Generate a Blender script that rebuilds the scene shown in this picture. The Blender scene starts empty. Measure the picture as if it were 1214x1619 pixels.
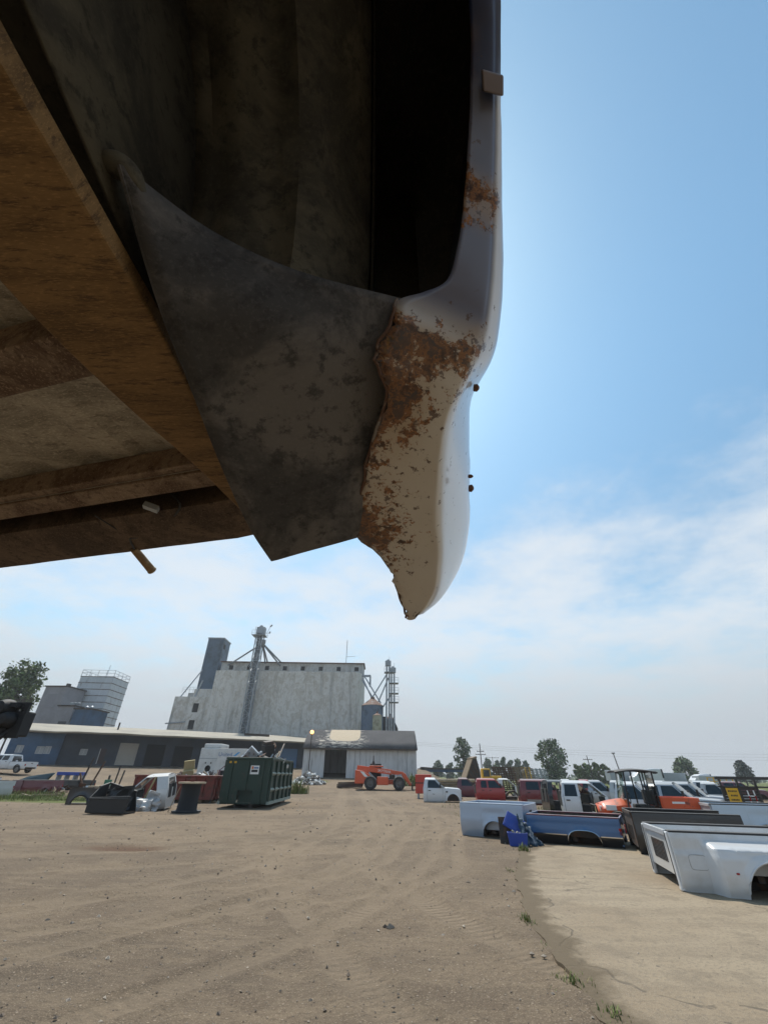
import bpy, bmesh, math, random
import numpy as np
from mathutils import Vector, Matrix, noise
R = math.radians
rnd = random.Random(7)
sc = bpy.context.scene
col = sc.collection

# ------------------------------------------------------------------ camera
FOC, HORIZON, EYE, ROLL = 650.0, 1226.0, 1.6, R(0.8)
PITCH = math.atan((HORIZON - 809.5) / FOC)
cp, sp = math.cos(PITCH), math.sin(PITCH)
cam_d = bpy.data.cameras.new('camera'); cam = bpy.data.objects.new('camera', cam_d); col.objects.link(cam)
rx, up, fw = Vector((1, 0, 0)), Vector((0, -sp, cp)), Vector((0, cp, sp))
cr, sr = math.cos(ROLL), math.sin(ROLL)
X, Y, Z = rx * cr + up * sr, rx * -sr + up * cr, -fw
m = Matrix((X, Y, Z)).transposed().to_4x4(); m.translation = (0, 0, EYE)
cam.matrix_world = m
cam_d.sensor_fit = 'HORIZONTAL'; cam_d.sensor_width = 36; cam_d.lens = 36 * FOC / 1214
cam_d.clip_start = 0.02; cam_d.clip_end = 9000
sc.camera = cam

# ------------------------------------------------------------------ sky, sun, exposure
SUN_EL, SUN_AZ = R(60), R(-18)          # azimuth from +Y towards +X
world = bpy.data.worlds.new('World'); sc.world = world; world.use_nodes = True
nt = world.node_tree; nt.nodes.clear()
def N(t, kind, **kw):
    n = t.nodes.new(kind)
    for k, v in kw.items(): setattr(n, k, v)
    return n
out = N(nt, 'ShaderNodeOutputWorld'); bg = N(nt, 'ShaderNodeBackground'); bg.inputs[1].default_value = 0.15
sky = N(nt, 'ShaderNodeTexSky', sky_type='NISHITA', sun_disc=False, sun_elevation=SUN_EL, sun_rotation=SUN_AZ,
        altitude=200, air_density=1.0, dust_density=0.9, ozone_density=0.7)
tc = N(nt, 'ShaderNodeTexCoord'); sep = N(nt, 'ShaderNodeSeparateXYZ'); nt.links.new(tc.outputs['Generated'], sep.inputs[0])
def mth(t, op, a, b=None, clamp=False):
    n = N(t, 'ShaderNodeMath', operation=op, use_clamp=clamp)
    for i, q in enumerate((a, b)):
        if q is None: continue
        if hasattr(q, 'is_linked'): t.links.new(q, n.inputs[i])
        else: n.inputs[i].default_value = q
    return n.outputs[0]
def ramp01(t, v, lo, hi):
    n = N(t, 'ShaderNodeMapRange', interpolation_type='SMOOTHSTEP')
    t.links.new(v, n.inputs['Value']); n.inputs['From Min'].default_value = lo; n.inputs['From Max'].default_value = hi
    return n.outputs['Result']
def mixc(t, f, a, b):
    n = N(t, 'ShaderNodeMix', data_type='RGBA')
    for s, q in ((n.inputs[0], f), (n.inputs[6], a), (n.inputs[7], b)):
        if hasattr(q, 'is_linked'): t.links.new(q, s)
        elif isinstance(q, (int, float)): s.default_value = q
        else: s.default_value = (*q[:3], 1)
    return n.outputs[2]
zc = mth(nt, 'MAXIMUM', sep.outputs[2], 0.0)
den = mth(nt, 'ADD', zc, 0.16)
cmb = N(nt, 'ShaderNodeCombineXYZ')
nt.links.new(mth(nt, 'DIVIDE', sep.outputs[0], den), cmb.inputs[0]); nt.links.new(mth(nt, 'DIVIDE', sep.outputs[1], den), cmb.inputs[1])
cn = N(nt, 'ShaderNodeTexNoise'); cn.inputs['Scale'].default_value = 2.3; cn.inputs['Detail'].default_value = 12; cn.inputs['Roughness'].default_value = 0.62
nt.links.new(cmb.outputs[0], cn.inputs['Vector'])
cn2 = N(nt, 'ShaderNodeTexNoise'); cn2.inputs['Scale'].default_value = 0.75; cn2.inputs['Detail'].default_value = 4
nt.links.new(cmb.outputs[0], cn2.inputs['Vector'])
elev_bias = mth(nt, 'MULTIPLY', ramp01(nt, zc, 0.80, 0.30), 0.46)
csum = mth(nt, 'ADD', mth(nt, 'ADD', mth(nt, 'MULTIPLY', cn.outputs[0], 0.75), mth(nt, 'MULTIPLY', cn2.outputs[0], 0.35)), elev_bias)
cmask = mth(nt, 'MULTIPLY', ramp01(nt, csum, 0.76, 1.10), 0.84)
tint = N(nt, 'ShaderNodeMix', data_type='RGBA', blend_type='MULTIPLY'); tint.inputs[0].default_value = 1; tint.inputs[7].default_value = (.94, 1.22, 1.13, 1); nt.links.new(sky.outputs[0], tint.inputs[6])
low = N(nt, 'ShaderNodeMix', data_type='RGBA', blend_type='MULTIPLY'); low.inputs[7].default_value = (.80, .74, .74, 1); nt.links.new(ramp01(nt, zc, 0.80, 0.30), low.inputs[0]); nt.links.new(tint.outputs[2], low.inputs[6])
cloudy = mixc(nt, cmask, low.outputs[2], (4.35, 4.6, 4.85))
hz = mth(nt, 'MULTIPLY', ramp01(nt, zc, 0.30, 0.04), 0.95)
skyc = mixc(nt, hz, cloudy, (2.75, 2.98, 3.25))
nt.links.new(skyc, bg.inputs[0]); nt.links.new(bg.outputs[0], out.inputs[0])
sun_d = bpy.data.lights.new('sun', 'SUN'); sun_d.energy = 4.0; sun_d.angle = R(0.53); sun_d.color = (1.0, 0.94, 0.85)
sun = bpy.data.objects.new('sun', sun_d); col.objects.link(sun)
sdir = Vector((math.sin(SUN_AZ) * math.cos(SUN_EL), math.cos(SUN_AZ) * math.cos(SUN_EL), math.sin(SUN_EL)))
sun.rotation_euler = sdir.to_track_quat('Z', 'Y').to_euler(); sun.location = sdir * 200
vs = sc.view_settings; vs.view_transform = 'Standard'; vs.look = 'None'; vs.exposure = 0.3; vs.gamma = 1.0; vs.use_curve_mapping = False
sc.render.engine = 'CYCLES'; sc.cycles.max_bounces = 6; sc.cycles.diffuse_bounces = 4; sc.cycles.glossy_bounces = 3; sc.cycles.transparent_max_bounces = 8

# ------------------------------------------------------------------ helpers
def ray(px, py):
    a, b = px - 607.0, 809.5 - py
    r, u = a * cr - b * sr, b * cr + a * sr
    return Vector((r, FOC * cp - u * sp, FOC * sp + u * cp))
def sstep(a, b, v):
    t = min(1, max(0, (v - a) / (b - a))); return t * t * (3 - 2 * t)
def gz(x, y):
    """height of the yard: level, then a long rise to the mill at the back left"""
    r = math.hypot(x, y)
    if y <= 1: return 0.0
    return 2.75 * sstep(46, 104, r) * (1 - sstep(0.085, 0.15, x / y))
def at_ground(px, py):
    d = ray(px, py); t = 0.0
    p = d * (-EYE / min(d.z, -1)) ; z = 0.0
    for _ in range(40):
        if d.z > -0.5: return None
        t = (z - EYE) / d.z; p = d * t
        z = 0.6 * z + 0.4 * gz(p.x, p.y)
    return Vector((p.x, p.y, gz(p.x, p.y)))
def at(px, py, Yd):
    d = ray(px, py); t = Yd / d.y
    return Vector((d.x * t, Yd, EYE + d.z * t))
def on(x, y, dz=0.0): return Vector((x, y, gz(x, y) + dz))

class MB:
    def __init__(s): s.v = []; s.f = []; s.m = []; s.s = []
    def add(s, vs, fs, m=0, smooth=False):
        o = len(s.v); s.v += [tuple(p) for p in vs]
        for f in fs: s.f.append([i + o for i in f]); s.m.append(m); s.s.append(smooth)
        return s
    def box(s, x0, x1, y0, y1, z0, z1, m=0, M=None):
        vs = [Vector((x, y, z)) for x in (x0, x1) for y in (y0, y1) for z in (z0, z1)]
        if M: vs = [M @ p for p in vs]
        return s.add(vs, [(0, 1, 3, 2), (4, 6, 7, 5), (0, 4, 5, 1), (2, 3, 7, 6), (0, 2, 6, 4), (1, 5, 7, 3)], m)
    def bar(s, p0, p1, w, h=None, m=0, upv=(0, 0, 1)):
        p0, p1 = Vector(p0), Vector(p1); h = h or w; d = (p1 - p0); L = d.length; d.normalize()
        u = Vector(upv)
        if abs(d.dot(u)) > .98: u = Vector((0, 1, 0))
        a = d.cross(u).normalized(); b = a.cross(d)
        vs = [p + a * (w / 2 * i) + b * (h / 2 * j) for p in (p0, p1) for i in (-1, 1) for j in (-1, 1)]
        return s.add(vs, [(0, 1, 3, 2), (4, 6, 7, 5), (0, 4, 5, 1), (2, 3, 7, 6), (0, 2, 6, 4), (1, 5, 7, 3)], m)
    def tube(s, pts, r, n=8, m=0, cap=True, smooth=True):
        pts = [Vector(p) for p in pts]; rs = r if isinstance(r, (list, tuple)) else [r] * len(pts)
        rows = []
        for i, p in enumerate(pts):
            d = (pts[min(i + 1, len(pts) - 1)] - pts[max(i - 1, 0)]).normalized()
            u = Vector((0, 0, 1)) if abs(d.z) < .9 else Vector((0, 1, 0))
            a = d.cross(u).normalized(); b = a.cross(d)
            rows.append([p + (a * math.cos(k * 2 * math.pi / n) + b * math.sin(k * 2 * math.pi / n)) * rs[i] for k in range(n)])
        o = len(s.v); s.v += [tuple(p) for q in rows for p in q]
        for i in range(len(rows) - 1):
            for k in range(n):
                s.f.append([o + i * n + k, o + i * n + (k + 1) % n, o + (i + 1) * n + (k + 1) % n, o + (i + 1) * n + k]); s.m.append(m); s.s.append(smooth)
        if cap:
            for i in (0, len(rows) - 1):
                s.f.append([o + i * n + k for k in range(n)]); s.m.append(m); s.s.append(False)
        return s
    def grid(s, rows, m=0, smooth=True, close=False):
        n = len(rows[0]); o = len(s.v); s.v += [tuple(p) for q in rows for p in q]
        for i in range(len(rows) - 1):
            for k in range(n if close else n - 1):
                s.f.append([o + i * n + k, o + i * n + (k + 1) % n, o + (i + 1) * n + (k + 1) % n, o + (i + 1) * n + k]); s.m.append(m); s.s.append(smooth)
        return s
    def prism(s, poly, a, b, axis='y', m=0):
        def P(u, w, t): return {'y': (u, t, w), 'x': (t, u, w), 'z': (u, w, t)}[axis]
        n = len(poly); vs = [P(u, w, a) for u, w in poly] + [P(u, w, b) for u, w in poly]
        return s.add(vs, [list(range(n)), list(range(n, 2 * n))[::-1]] + [(i, (i + 1) % n, n + (i + 1) % n, n + i) for i in range(n)], m)
    def lathe(s, prof, n=24, c=(0, 0, 0), axis='z', m=0, smooth=True):
        c = Vector(c); rows = []
        for r, h in prof:
            q = []
            for k in range(n):
                a = k * 2 * math.pi / n; u, w = r * math.cos(a), r * math.sin(a)
                q.append(c + Vector({'z': (u, w, h), 'y': (u, h, w), 'x': (h, u, w)}[axis]))
            rows.append(q)
        return s.grid(rows, m, smooth, True)
    def xf(s, M):
        s.v = [tuple(M @ Vector(p)) for p in s.v]; return s
    def build(s, name, mats, parent=None, bevel=0, solid=0, angle=40, recalc=True, soff=-1):
        me = bpy.data.meshes.new(name); me.from_pydata(s.v, [], s.f)
        mats = mats if isinstance(mats, (list, tuple)) else [mats]
        for q in mats: me.materials.append(q)
        me.polygons.foreach_set('material_index', s.m); me.polygons.foreach_set('use_smooth', s.s)
        if recalc:
            b = bmesh.new(); b.from_mesh(me); bmesh.ops.recalc_face_normals(b, faces=b.faces); b.to_mesh(me); b.free()
        me.update()
        if any(s.s): me.set_sharp_from_angle(angle=R(angle))
        o = bpy.data.objects.new(name, me); col.objects.link(o)
        if parent is not None: o.parent = parent
        if solid:
            q = o.modifiers.new('solid', 'SOLIDIFY'); q.thickness = solid; q.offset = soff
        if bevel:
            q = o.modifiers.new('bevel', 'BEVEL'); q.width = bevel; q.segments = 2; q.limit_method = 'ANGLE'; q.angle_limit = R(40)
        return o
def tag(o, label, cat, group=None, kind=None):
    if label: o['label'] = label
    if cat: o['category'] = cat
    if group: o['group'] = group
    if kind: o['kind'] = kind
    return o
def thing(name, label, cat, loc=(0, 0, 0), rz=0, group=None, tilt=(0, 0)):
    o = bpy.data.objects.new(name, None); col.objects.link(o); o.empty_display_size = .2
    o.location = loc; o.rotation_euler = (tilt[0], tilt[1], rz)
    return tag(o, label, cat, group)
def copy_tree(o, parent=None):
    c = o.copy(); col.objects.link(c); c.parent = parent
    for ch in list(o.children): copy_tree(ch, c)
    return c
def text_part(txt, size, mat_, parent, M, name='lettering', depth=.004):
    cu = bpy.data.curves.new(name, 'FONT'); cu.body = txt; cu.size = size; cu.extrude = depth; cu.align_x = 'CENTER'; cu.align_y = 'CENTER'
    t = bpy.data.objects.new('t', cu); me = bpy.data.meshes.new_from_object(t); bpy.data.objects.remove(t); bpy.data.curves.remove(cu)
    me.materials.clear(); me.materials.append(mat_)
    o = bpy.data.objects.new(name, me); col.objects.link(o); o.parent = parent; o.matrix_local = M
    return o

# ------------------------------------------------------------------ materials
def newmat(name):
    q = bpy.data.materials.new(name); q.use_nodes = True; t = q.node_tree
    return q, t, t.nodes['Principled BSDF']
def noise_n(t, vec, scale, detail=6, rough=.6, dist=0):
    n = N(t, 'ShaderNodeTexNoise'); n.inputs['Scale'].default_value = scale; n.inputs['Detail'].default_value = detail
    n.inputs['Roughness'].default_value = rough; n.inputs['Distortion'].default_value = dist
    t.links.new(vec, n.inputs['Vector']); return n.outputs[0]
def mapped(t, scale=(1, 1, 1), src='Object'):
    c = N(t, 'ShaderNodeTexCoord'); mp = N(t, 'ShaderNodeMapping'); mp.inputs['Scale'].default_value = scale
    t.links.new(c.outputs[src], mp.inputs[0]); return mp.outputs[0]
def mat(name, c, r=.6, metal=0., var=.14, vs=5., c2=None, s2=2., t2=.55, w2=.08, a2=1., bump=0., bs=60., sx=(1, 1, 1), coat=0., dust=0., spec=.5, waves=None):
    """painted / weathered surface: tone variation, a second colour in patches, dust on upward faces, fine relief"""
    q, t, b = newmat(name); v = mapped(t, sx)
    cc = mixc(t, noise_n(t, v, vs, 8), [k * (1 - var) for k in c], [min(1, k * (1 + var)) for k in c])
    rr = r
    if c2 is not None:
        f = mth(t, 'MULTIPLY', ramp01(t, noise_n(t, v, s2, 10, .68), t2 - w2, t2 + w2), a2)
        cc = mixc(t, f, cc, c2)
        if metal or r < .4:
            rr = mth(t, 'ADD', mth(t, 'MULTIPLY', f, .75 - r), r)
            b.inputs['Metallic'].default_value = metal * .4
    if dust:
        g = N(t, 'ShaderNodeNewGeometry'); sz = N(t, 'ShaderNodeSeparateXYZ'); t.links.new(g.outputs['Normal'], sz.inputs[0])
        f = mth(t, 'MULTIPLY', ramp01(t, mth(t, 'ADD', sz.outputs[2], mth(t, 'MULTIPLY', noise_n(t, v, 7, 6), .9)), .5, 1.5), dust)
        cc = mixc(t, f, cc, (.27, .22, .165))
    t.links.new(cc, b.inputs['Base Color'])
    if hasattr(rr, 'is_linked'): t.links.new(rr, b.inputs['Roughness'])
    else:
        b.inputs['Roughness'].default_value = r
    if c2 is None: b.inputs['Metallic'].default_value = metal
    b.inputs['Specular IOR Level'].default_value = spec
    if coat: b.inputs['Coat Weight'].default_value = coat; b.inputs['Coat Roughness'].default_value = .08
    h = None
    if bump: h = mth(t, 'MULTIPLY', noise_n(t, v, bs, 6), bump)
    if waves:
        wv = N(t, 'ShaderNodeTexWave', bands_direction=waves[0]); wv.inputs['Scale'].default_value = waves[1]
        t.links.new(mapped(t), wv.inputs['Vector']); q2 = mth(t, 'MULTIPLY', wv.outputs['Fac'], waves[2]); h = q2 if h is None else mth(t, 'ADD', h, q2)
    if h is not None:
        bp = N(t, 'ShaderNodeBump'); bp.inputs['Strength'].default_value = 1; bp.inputs['Distance'].default_value = 1
        t.links.new(h, bp.inputs['Height']); t.links.new(bp.outputs[0], b.inputs['Normal'])
    return q
def glassmat(name, tint, refl=.9):
    q, t, b = newmat(name); t.nodes.remove(b); o = t.nodes['Material Output']
    tr = N(t, 'ShaderNodeBsdfTransparent'); tr.inputs[0].default_value = (*tint, 1)
    gl = N(t, 'ShaderNodeBsdfGlossy'); gl.inputs['Roughness'].default_value = .04; gl.inputs[0].default_value = (refl, refl, refl, 1)
    lw = N(t, 'ShaderNodeLayerWeight'); lw.inputs[0].default_value = .5; fac = mth(t, 'ADD', mth(t, 'MULTIPLY', mth(t, 'POWER', lw.outputs['Facing'], 4.), .85), .07, True); mx = N(t, 'ShaderNodeMixShader')
    t.links.new(fac, mx.inputs[0]); t.links.new(tr.outputs[0], mx.inputs[1]); t.links.new(gl.outputs[0], mx.inputs[2]); t.links.new(mx.outputs[0], o.inputs[0])
    return q
def paint(name, c, **kw):
    k = dict(r=.28, var=.06, vs=1.5, coat=.5, dust=.22, c2=None, bump=.0); k.update(kw); return mat(name, c, **k)
RUST = (.11, .045, .02)
M_ = dict(
    white=paint('white_paint', (.62, .64, .66)), white_worn=paint('worn_white_paint', (.58, .58, .57), r=.45, c2=(.16, .11, .08), s2=5, t2=.66, w2=.03, dust=.4),
    silverblue=paint('silver_blue_paint', (.36, .43, .53), r=.34, metal=.25, dust=.3), blue=paint('faded_blue_paint', (.035, .11, .25), r=.38, dust=.3, c2=(.03, .05, .09), s2=6, t2=.72, w2=.02),
    red=paint('red_paint', (.36, .02, .022), dust=.25), maroon=paint('maroon_paint', (.16, .014, .02), dust=.3), dkmaroon=paint('dark_maroon_paint', (.11, .016, .03), r=.35, dust=.3),
    black=paint('black_paint', (.011, .011, .013), r=.35, dust=.12), silver=paint('silver_paint', (.38, .39, .41), metal=.4, dust=.25), champagne=paint('pale_grey_paint', (.48, .49, .5), dust=.2),
    lightblue=paint('pale_blue_paint', (.42, .52, .62), dust=.3),
    orange=paint('orange_machine_paint', (.62, .09, .025), r=.42, coat=.1, c2=(.2, .05, .03), s2=4, t2=.64, w2=.05, dust=.3),
    redorange=paint('faded_red_orange_paint', (.5, .05, .03), r=.5, coat=0, c2=(.2, .06, .04), s2=3, t2=.6),
    plastic=mat('black_plastic', (.014, .014, .015), r=.55, dust=.15, bump=.0006, bs=90), rubber=mat('tyre_rubber', (.028, .027, .026), r=.85, dust=.5, bump=.001, bs=40),
    rim=mat('grey_rim', (.2, .2, .2), r=.4, metal=.6, dust=.3), steel=mat('bare_steel', (.3, .3, .31), r=.4, metal=.8, c2=RUST, s2=4, t2=.6),
    darksteel=mat('dark_rusty_steel', (.035, .03, .027), r=.7, c2=(.09, .045, .025), s2=6, t2=.55), rust=mat('rusty_steel', (.13, .06, .032), r=.85, c2=(.05, .03, .022), s2=5, t2=.5, w2=.15, bump=.002, bs=30),
    interior=mat('dark_cab_interior', (.025, .024, .024), r=.9), seat=mat('grey_seat_cloth', (.09, .085, .08), r=.95),
    glass=glassmat('clear_glass', (.6, .68, .64)), tint=glassmat('tinted_glass', (.10, .12, .12)), greenglass=glassmat('green_tinted_glass', (.16, .24, .20)),
    lamp=mat('clear_lamp_lens', (.5, .52, .54), r=.12), taillamp=mat('red_lamp_lens', (.32, .01, .012), r=.15), amber=mat('amber_lamp_lens', (.6, .16, .02), r=.15),
    chrome=mat('chrome', (.6, .6, .6), r=.15, metal=1.), gap=mat('black_gap', (.008, .008, .008), r=1.),
    wood=mat('weathered_wood', (.26, .19, .12), r=.85, sx=(1, 1, 8), c2=(.13, .1, .07), s2=3, t2=.5, w2=.2), palewood=mat('pale_wood', (.45, .36, .25), r=.85, c2=(.3, .23, .15), s2=4, t2=.5, w2=.2),
    greenbin=mat('dark_green_container_paint', (.012, .038, .026), r=.55, c2=(.045, .05, .035), s2=3, t2=.6, dust=.25, bump=.003, bs=3),
    greenrail=mat('dusty_green_rail', (.26, .30, .26), r=.7, c2=(.05, .07, .05), s2=6, t2=.6), redbin=mat('rusty_red_container_paint', (.19, .035, .024), r=.65, c2=(.09, .035, .022), s2=3, t2=.55, dust=.4),
    concrete=mat('old_concrete', (.32, .3, .27), r=.9, var=.2, vs=2, bump=.004, bs=12), whiteboard=mat('white_panel', (.6, .61, .6), r=.6, c2=(.42, .42, .4), s2=1.2, t2=.6, w2=.2),
    yellow=mat('yellow_paint', (.62, .34, .02), r=.5, c2=(.3, .15, .03), s2=5, t2=.66), bluetub=mat('blue_plastic', (.02, .06, .33), r=.45, dust=.2), tarp=mat('dark_blue_tarp', (.022, .06, .105), r=.7, dust=.2),
    signyellow=mat('yellow_sign_face', (.72, .40, .015), r=.5), ink=mat('black_lettering', (.012, .012, .012), r=.6), whitetext=mat('white_lettering', (.75, .75, .73), r=.5), bluetext=mat('blue_lettering', (.05, .13, .3), r=.5), skyblue=mat('blue_logo', (.05, .3, .62), r=.5),
    whitebed=paint('dusty_white_bed_paint', (.60, .62, .64), r=.36, c2=(.40, .37, .32), s2=1.6, t2=.60, w2=.16, a2=.5, dust=.3),
    cloth=mat('cream_webbing', (.4, .37, .26), r=.95), tan=mat('tan_foam', (.35, .29, .15), r=.95), galv=mat('galvanised_steel', (.34, .37, .4), r=.5, metal=.5, c2=(.2, .21, .22), s2=2, t2=.6, w2=.15),
)
# ------------------------------------------------------------------ ground
def ground_material():
    q, t, b = newmat('yard_dirt'); v = mapped(t)
    big = noise_n(t, v, .16, 6, .6, .6); mid = noise_n(t, v, 1.1, 8, .65); fine = noise_n(t, v, 14, 8, .7); grit = noise_n(t, v, 75, 4, .7)
    mv = N(t, 'ShaderNodeMapping'); mv.inputs['Rotation'].default_value = (0, 0, R(24)); mv.inputs['Scale'].default_value = (.55, 3.2, 1); t.links.new(v, mv.inputs[0])
    scuff = noise_n(t, mv.outputs[0], .9, 8, .65, 1.2)
    c = mixc(t, ramp01(t, big, .40, .60), (.124, .093, .065), (.19, .141, .094))
    c = mixc(t, mth(t, 'MULTIPLY', ramp01(t, scuff, .48, .60), .6), c, (.20, .15, .10))
    c = mixc(t, mth(t, 'MULTIPLY', ramp01(t, mid, .50, .62), .6), c, (0.114, 0.082, 0.056))
    c = mixc(t, mth(t, 'MULTIPLY', ramp01(t, fine, .50, .62), .6), c, (0.109, 0.079, 0.055))
    c = mixc(t, mth(t, 'MULTIPLY', ramp01(t, grit, .53, .64), .7), c, (0.359, 0.278, 0.194))
    vo = N(t, 'ShaderNodeTexVoronoi'); vo.inputs['Scale'].default_value = 26; vo.inputs['Randomness'].default_value = 1; t.links.new(v, vo.inputs['Vector'])
    sv = N(t, 'ShaderNodeSeparateColor'); t.links.new(vo.outputs['Color'], sv.inputs[0])
    peb = mth(t, 'MULTIPLY', mth(t, 'GREATER_THAN', sv.outputs[0], .74), ramp01(t, vo.outputs['Distance'], .34, .24))
    c = mixc(t, mth(t, 'MULTIPLY', peb, .85), c, mixc(t, sv.outputs[1], (0.076, 0.060, 0.048), (0.392, 0.308, 0.225)))
    at_ = N(t, 'ShaderNodeAttribute', attribute_name='track'); c = mixc(t, mth(t, 'MULTIPLY', at_.outputs['Fac'], mth(t, 'ADD', mth(t, 'MULTIPLY', mid, .7), .08)), c, (.228, .173, .118))
    ag = N(t, 'ShaderNodeAttribute', attribute_name='turf'); tg = ramp01(t, mth(t, 'MULTIPLY', ag.outputs['Fac'], mth(t, 'ADD', mid, .35)), .3, .55)
    c = mixc(t, tg, c, mixc(t, mid, (.06, .08, .02), (.13, .14, .04)))
    ad = N(t, 'ShaderNodeAttribute', attribute_name='damp'); c = mixc(t, mth(t, 'MULTIPLY', ad.outputs['Fac'], ramp01(t, mid, .3, .5)), c, (.115, .068, .042))
    t.links.new(c, b.inputs['Base Color']); b.inputs['Roughness'].default_value = .95; b.inputs['Specular IOR Level'].default_value = .2
    h = mth(t, 'ADD', mth(t, 'MULTIPLY', mid, .06), mth(t, 'ADD', mth(t, 'MULTIPLY', fine, .045), mth(t, 'ADD', mth(t, 'MULTIPLY', grit, .014), mth(t, 'MULTIPLY', peb, .014))))
    h = mth(t, 'ADD', h, mth(t, 'MULTIPLY', scuff, .012))
    al = N(t, 'ShaderNodeAttribute', attribute_name='along'); bars = mth(t, 'SINE', mth(t, 'MULTIPLY', al.outputs['Fac'], 2 * math.pi / .13))
    h = mth(t, 'ADD', h, mth(t, 'MULTIPLY', mth(t, 'MULTIPLY', bars, ramp01(t, big, .42, .58)), mth(t, 'MULTIPLY', N(t, 'ShaderNodeAttribute', attribute_name='tread').outputs['Fac'], .012)))
    bp = N(t, 'ShaderNodeBump'); bp.inputs['Strength'].default_value = .9; bp.inputs['Distance'].default_value = 1; t.links.new(h, bp.inputs['Height']); t.links.new(bp.outputs[0], b.inputs['Normal'])
    return q
def curve_pts(ctrl, n=24):
    P = [Vector(p).to_3d() for p in ctrl]; P = [P[0] * 2 - P[1]] + P + [P[-1] * 2 - P[-2]]; o = []
    for i in range(1, len(P) - 2):
        for k in range(n):
            s = k / n; a, b_, c, d = P[i - 1:i + 3]
            o.append(.5 * ((2 * b_) + (c - a) * s + (2 * a - 5 * b_ + 4 * c - d) * s * s + (3 * b_ - a - 3 * c + d) * s ** 3))
    return o + [P[-2]]
def smooth_np(a, b, v):
    t = np.clip((v - a) / (b - a), 0, 1); return t * t * (3 - 2 * t)
tracks = []
def add_track(ctrl, off=.95, w=.24):
    for s in (-off, off):
        c = curve_pts(ctrl, 14); o = []
        for i, p in enumerate(c):
            d = (c[min(i + 1, len(c) - 1)] - c[max(i - 1, 0)]).normalized(); o.append((p.x - d.y * s, p.y + d.x * s))
        tracks.append((np.array(o), w))
add_track([(-9, 3), (-3.2, 8), (-1.0, 14), (-.9, 26), (-2.5, 45), (-5, 66)]); add_track([(2.2, 3), (-.2, 8), (-1.6, 13), (-1.2, 20), (-1.9, 34), (-4, 64)])
add_track([(5, 22), (0, 17), (-3.2, 16), (-9, 15), (-18, 17)], .9); add_track([(-14, 9), (-6, 11.5), (-.5, 15), (2, 22), (.5, 40), (-3, 66)])
add_track([(-6, 2), (-2.4, 6), (-.5, 9.5), (.9, 16), (2.0, 28)], .85, .2); add_track([(-16, 12.5), (-8, 13.2), (-2, 18), (-1.5, 30), (-3, 55)])
add_track([(-12, 5), (-5, 7.2), (.2, 10.2), (1.4, 15), (3, 25)], .8, .2)
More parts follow.
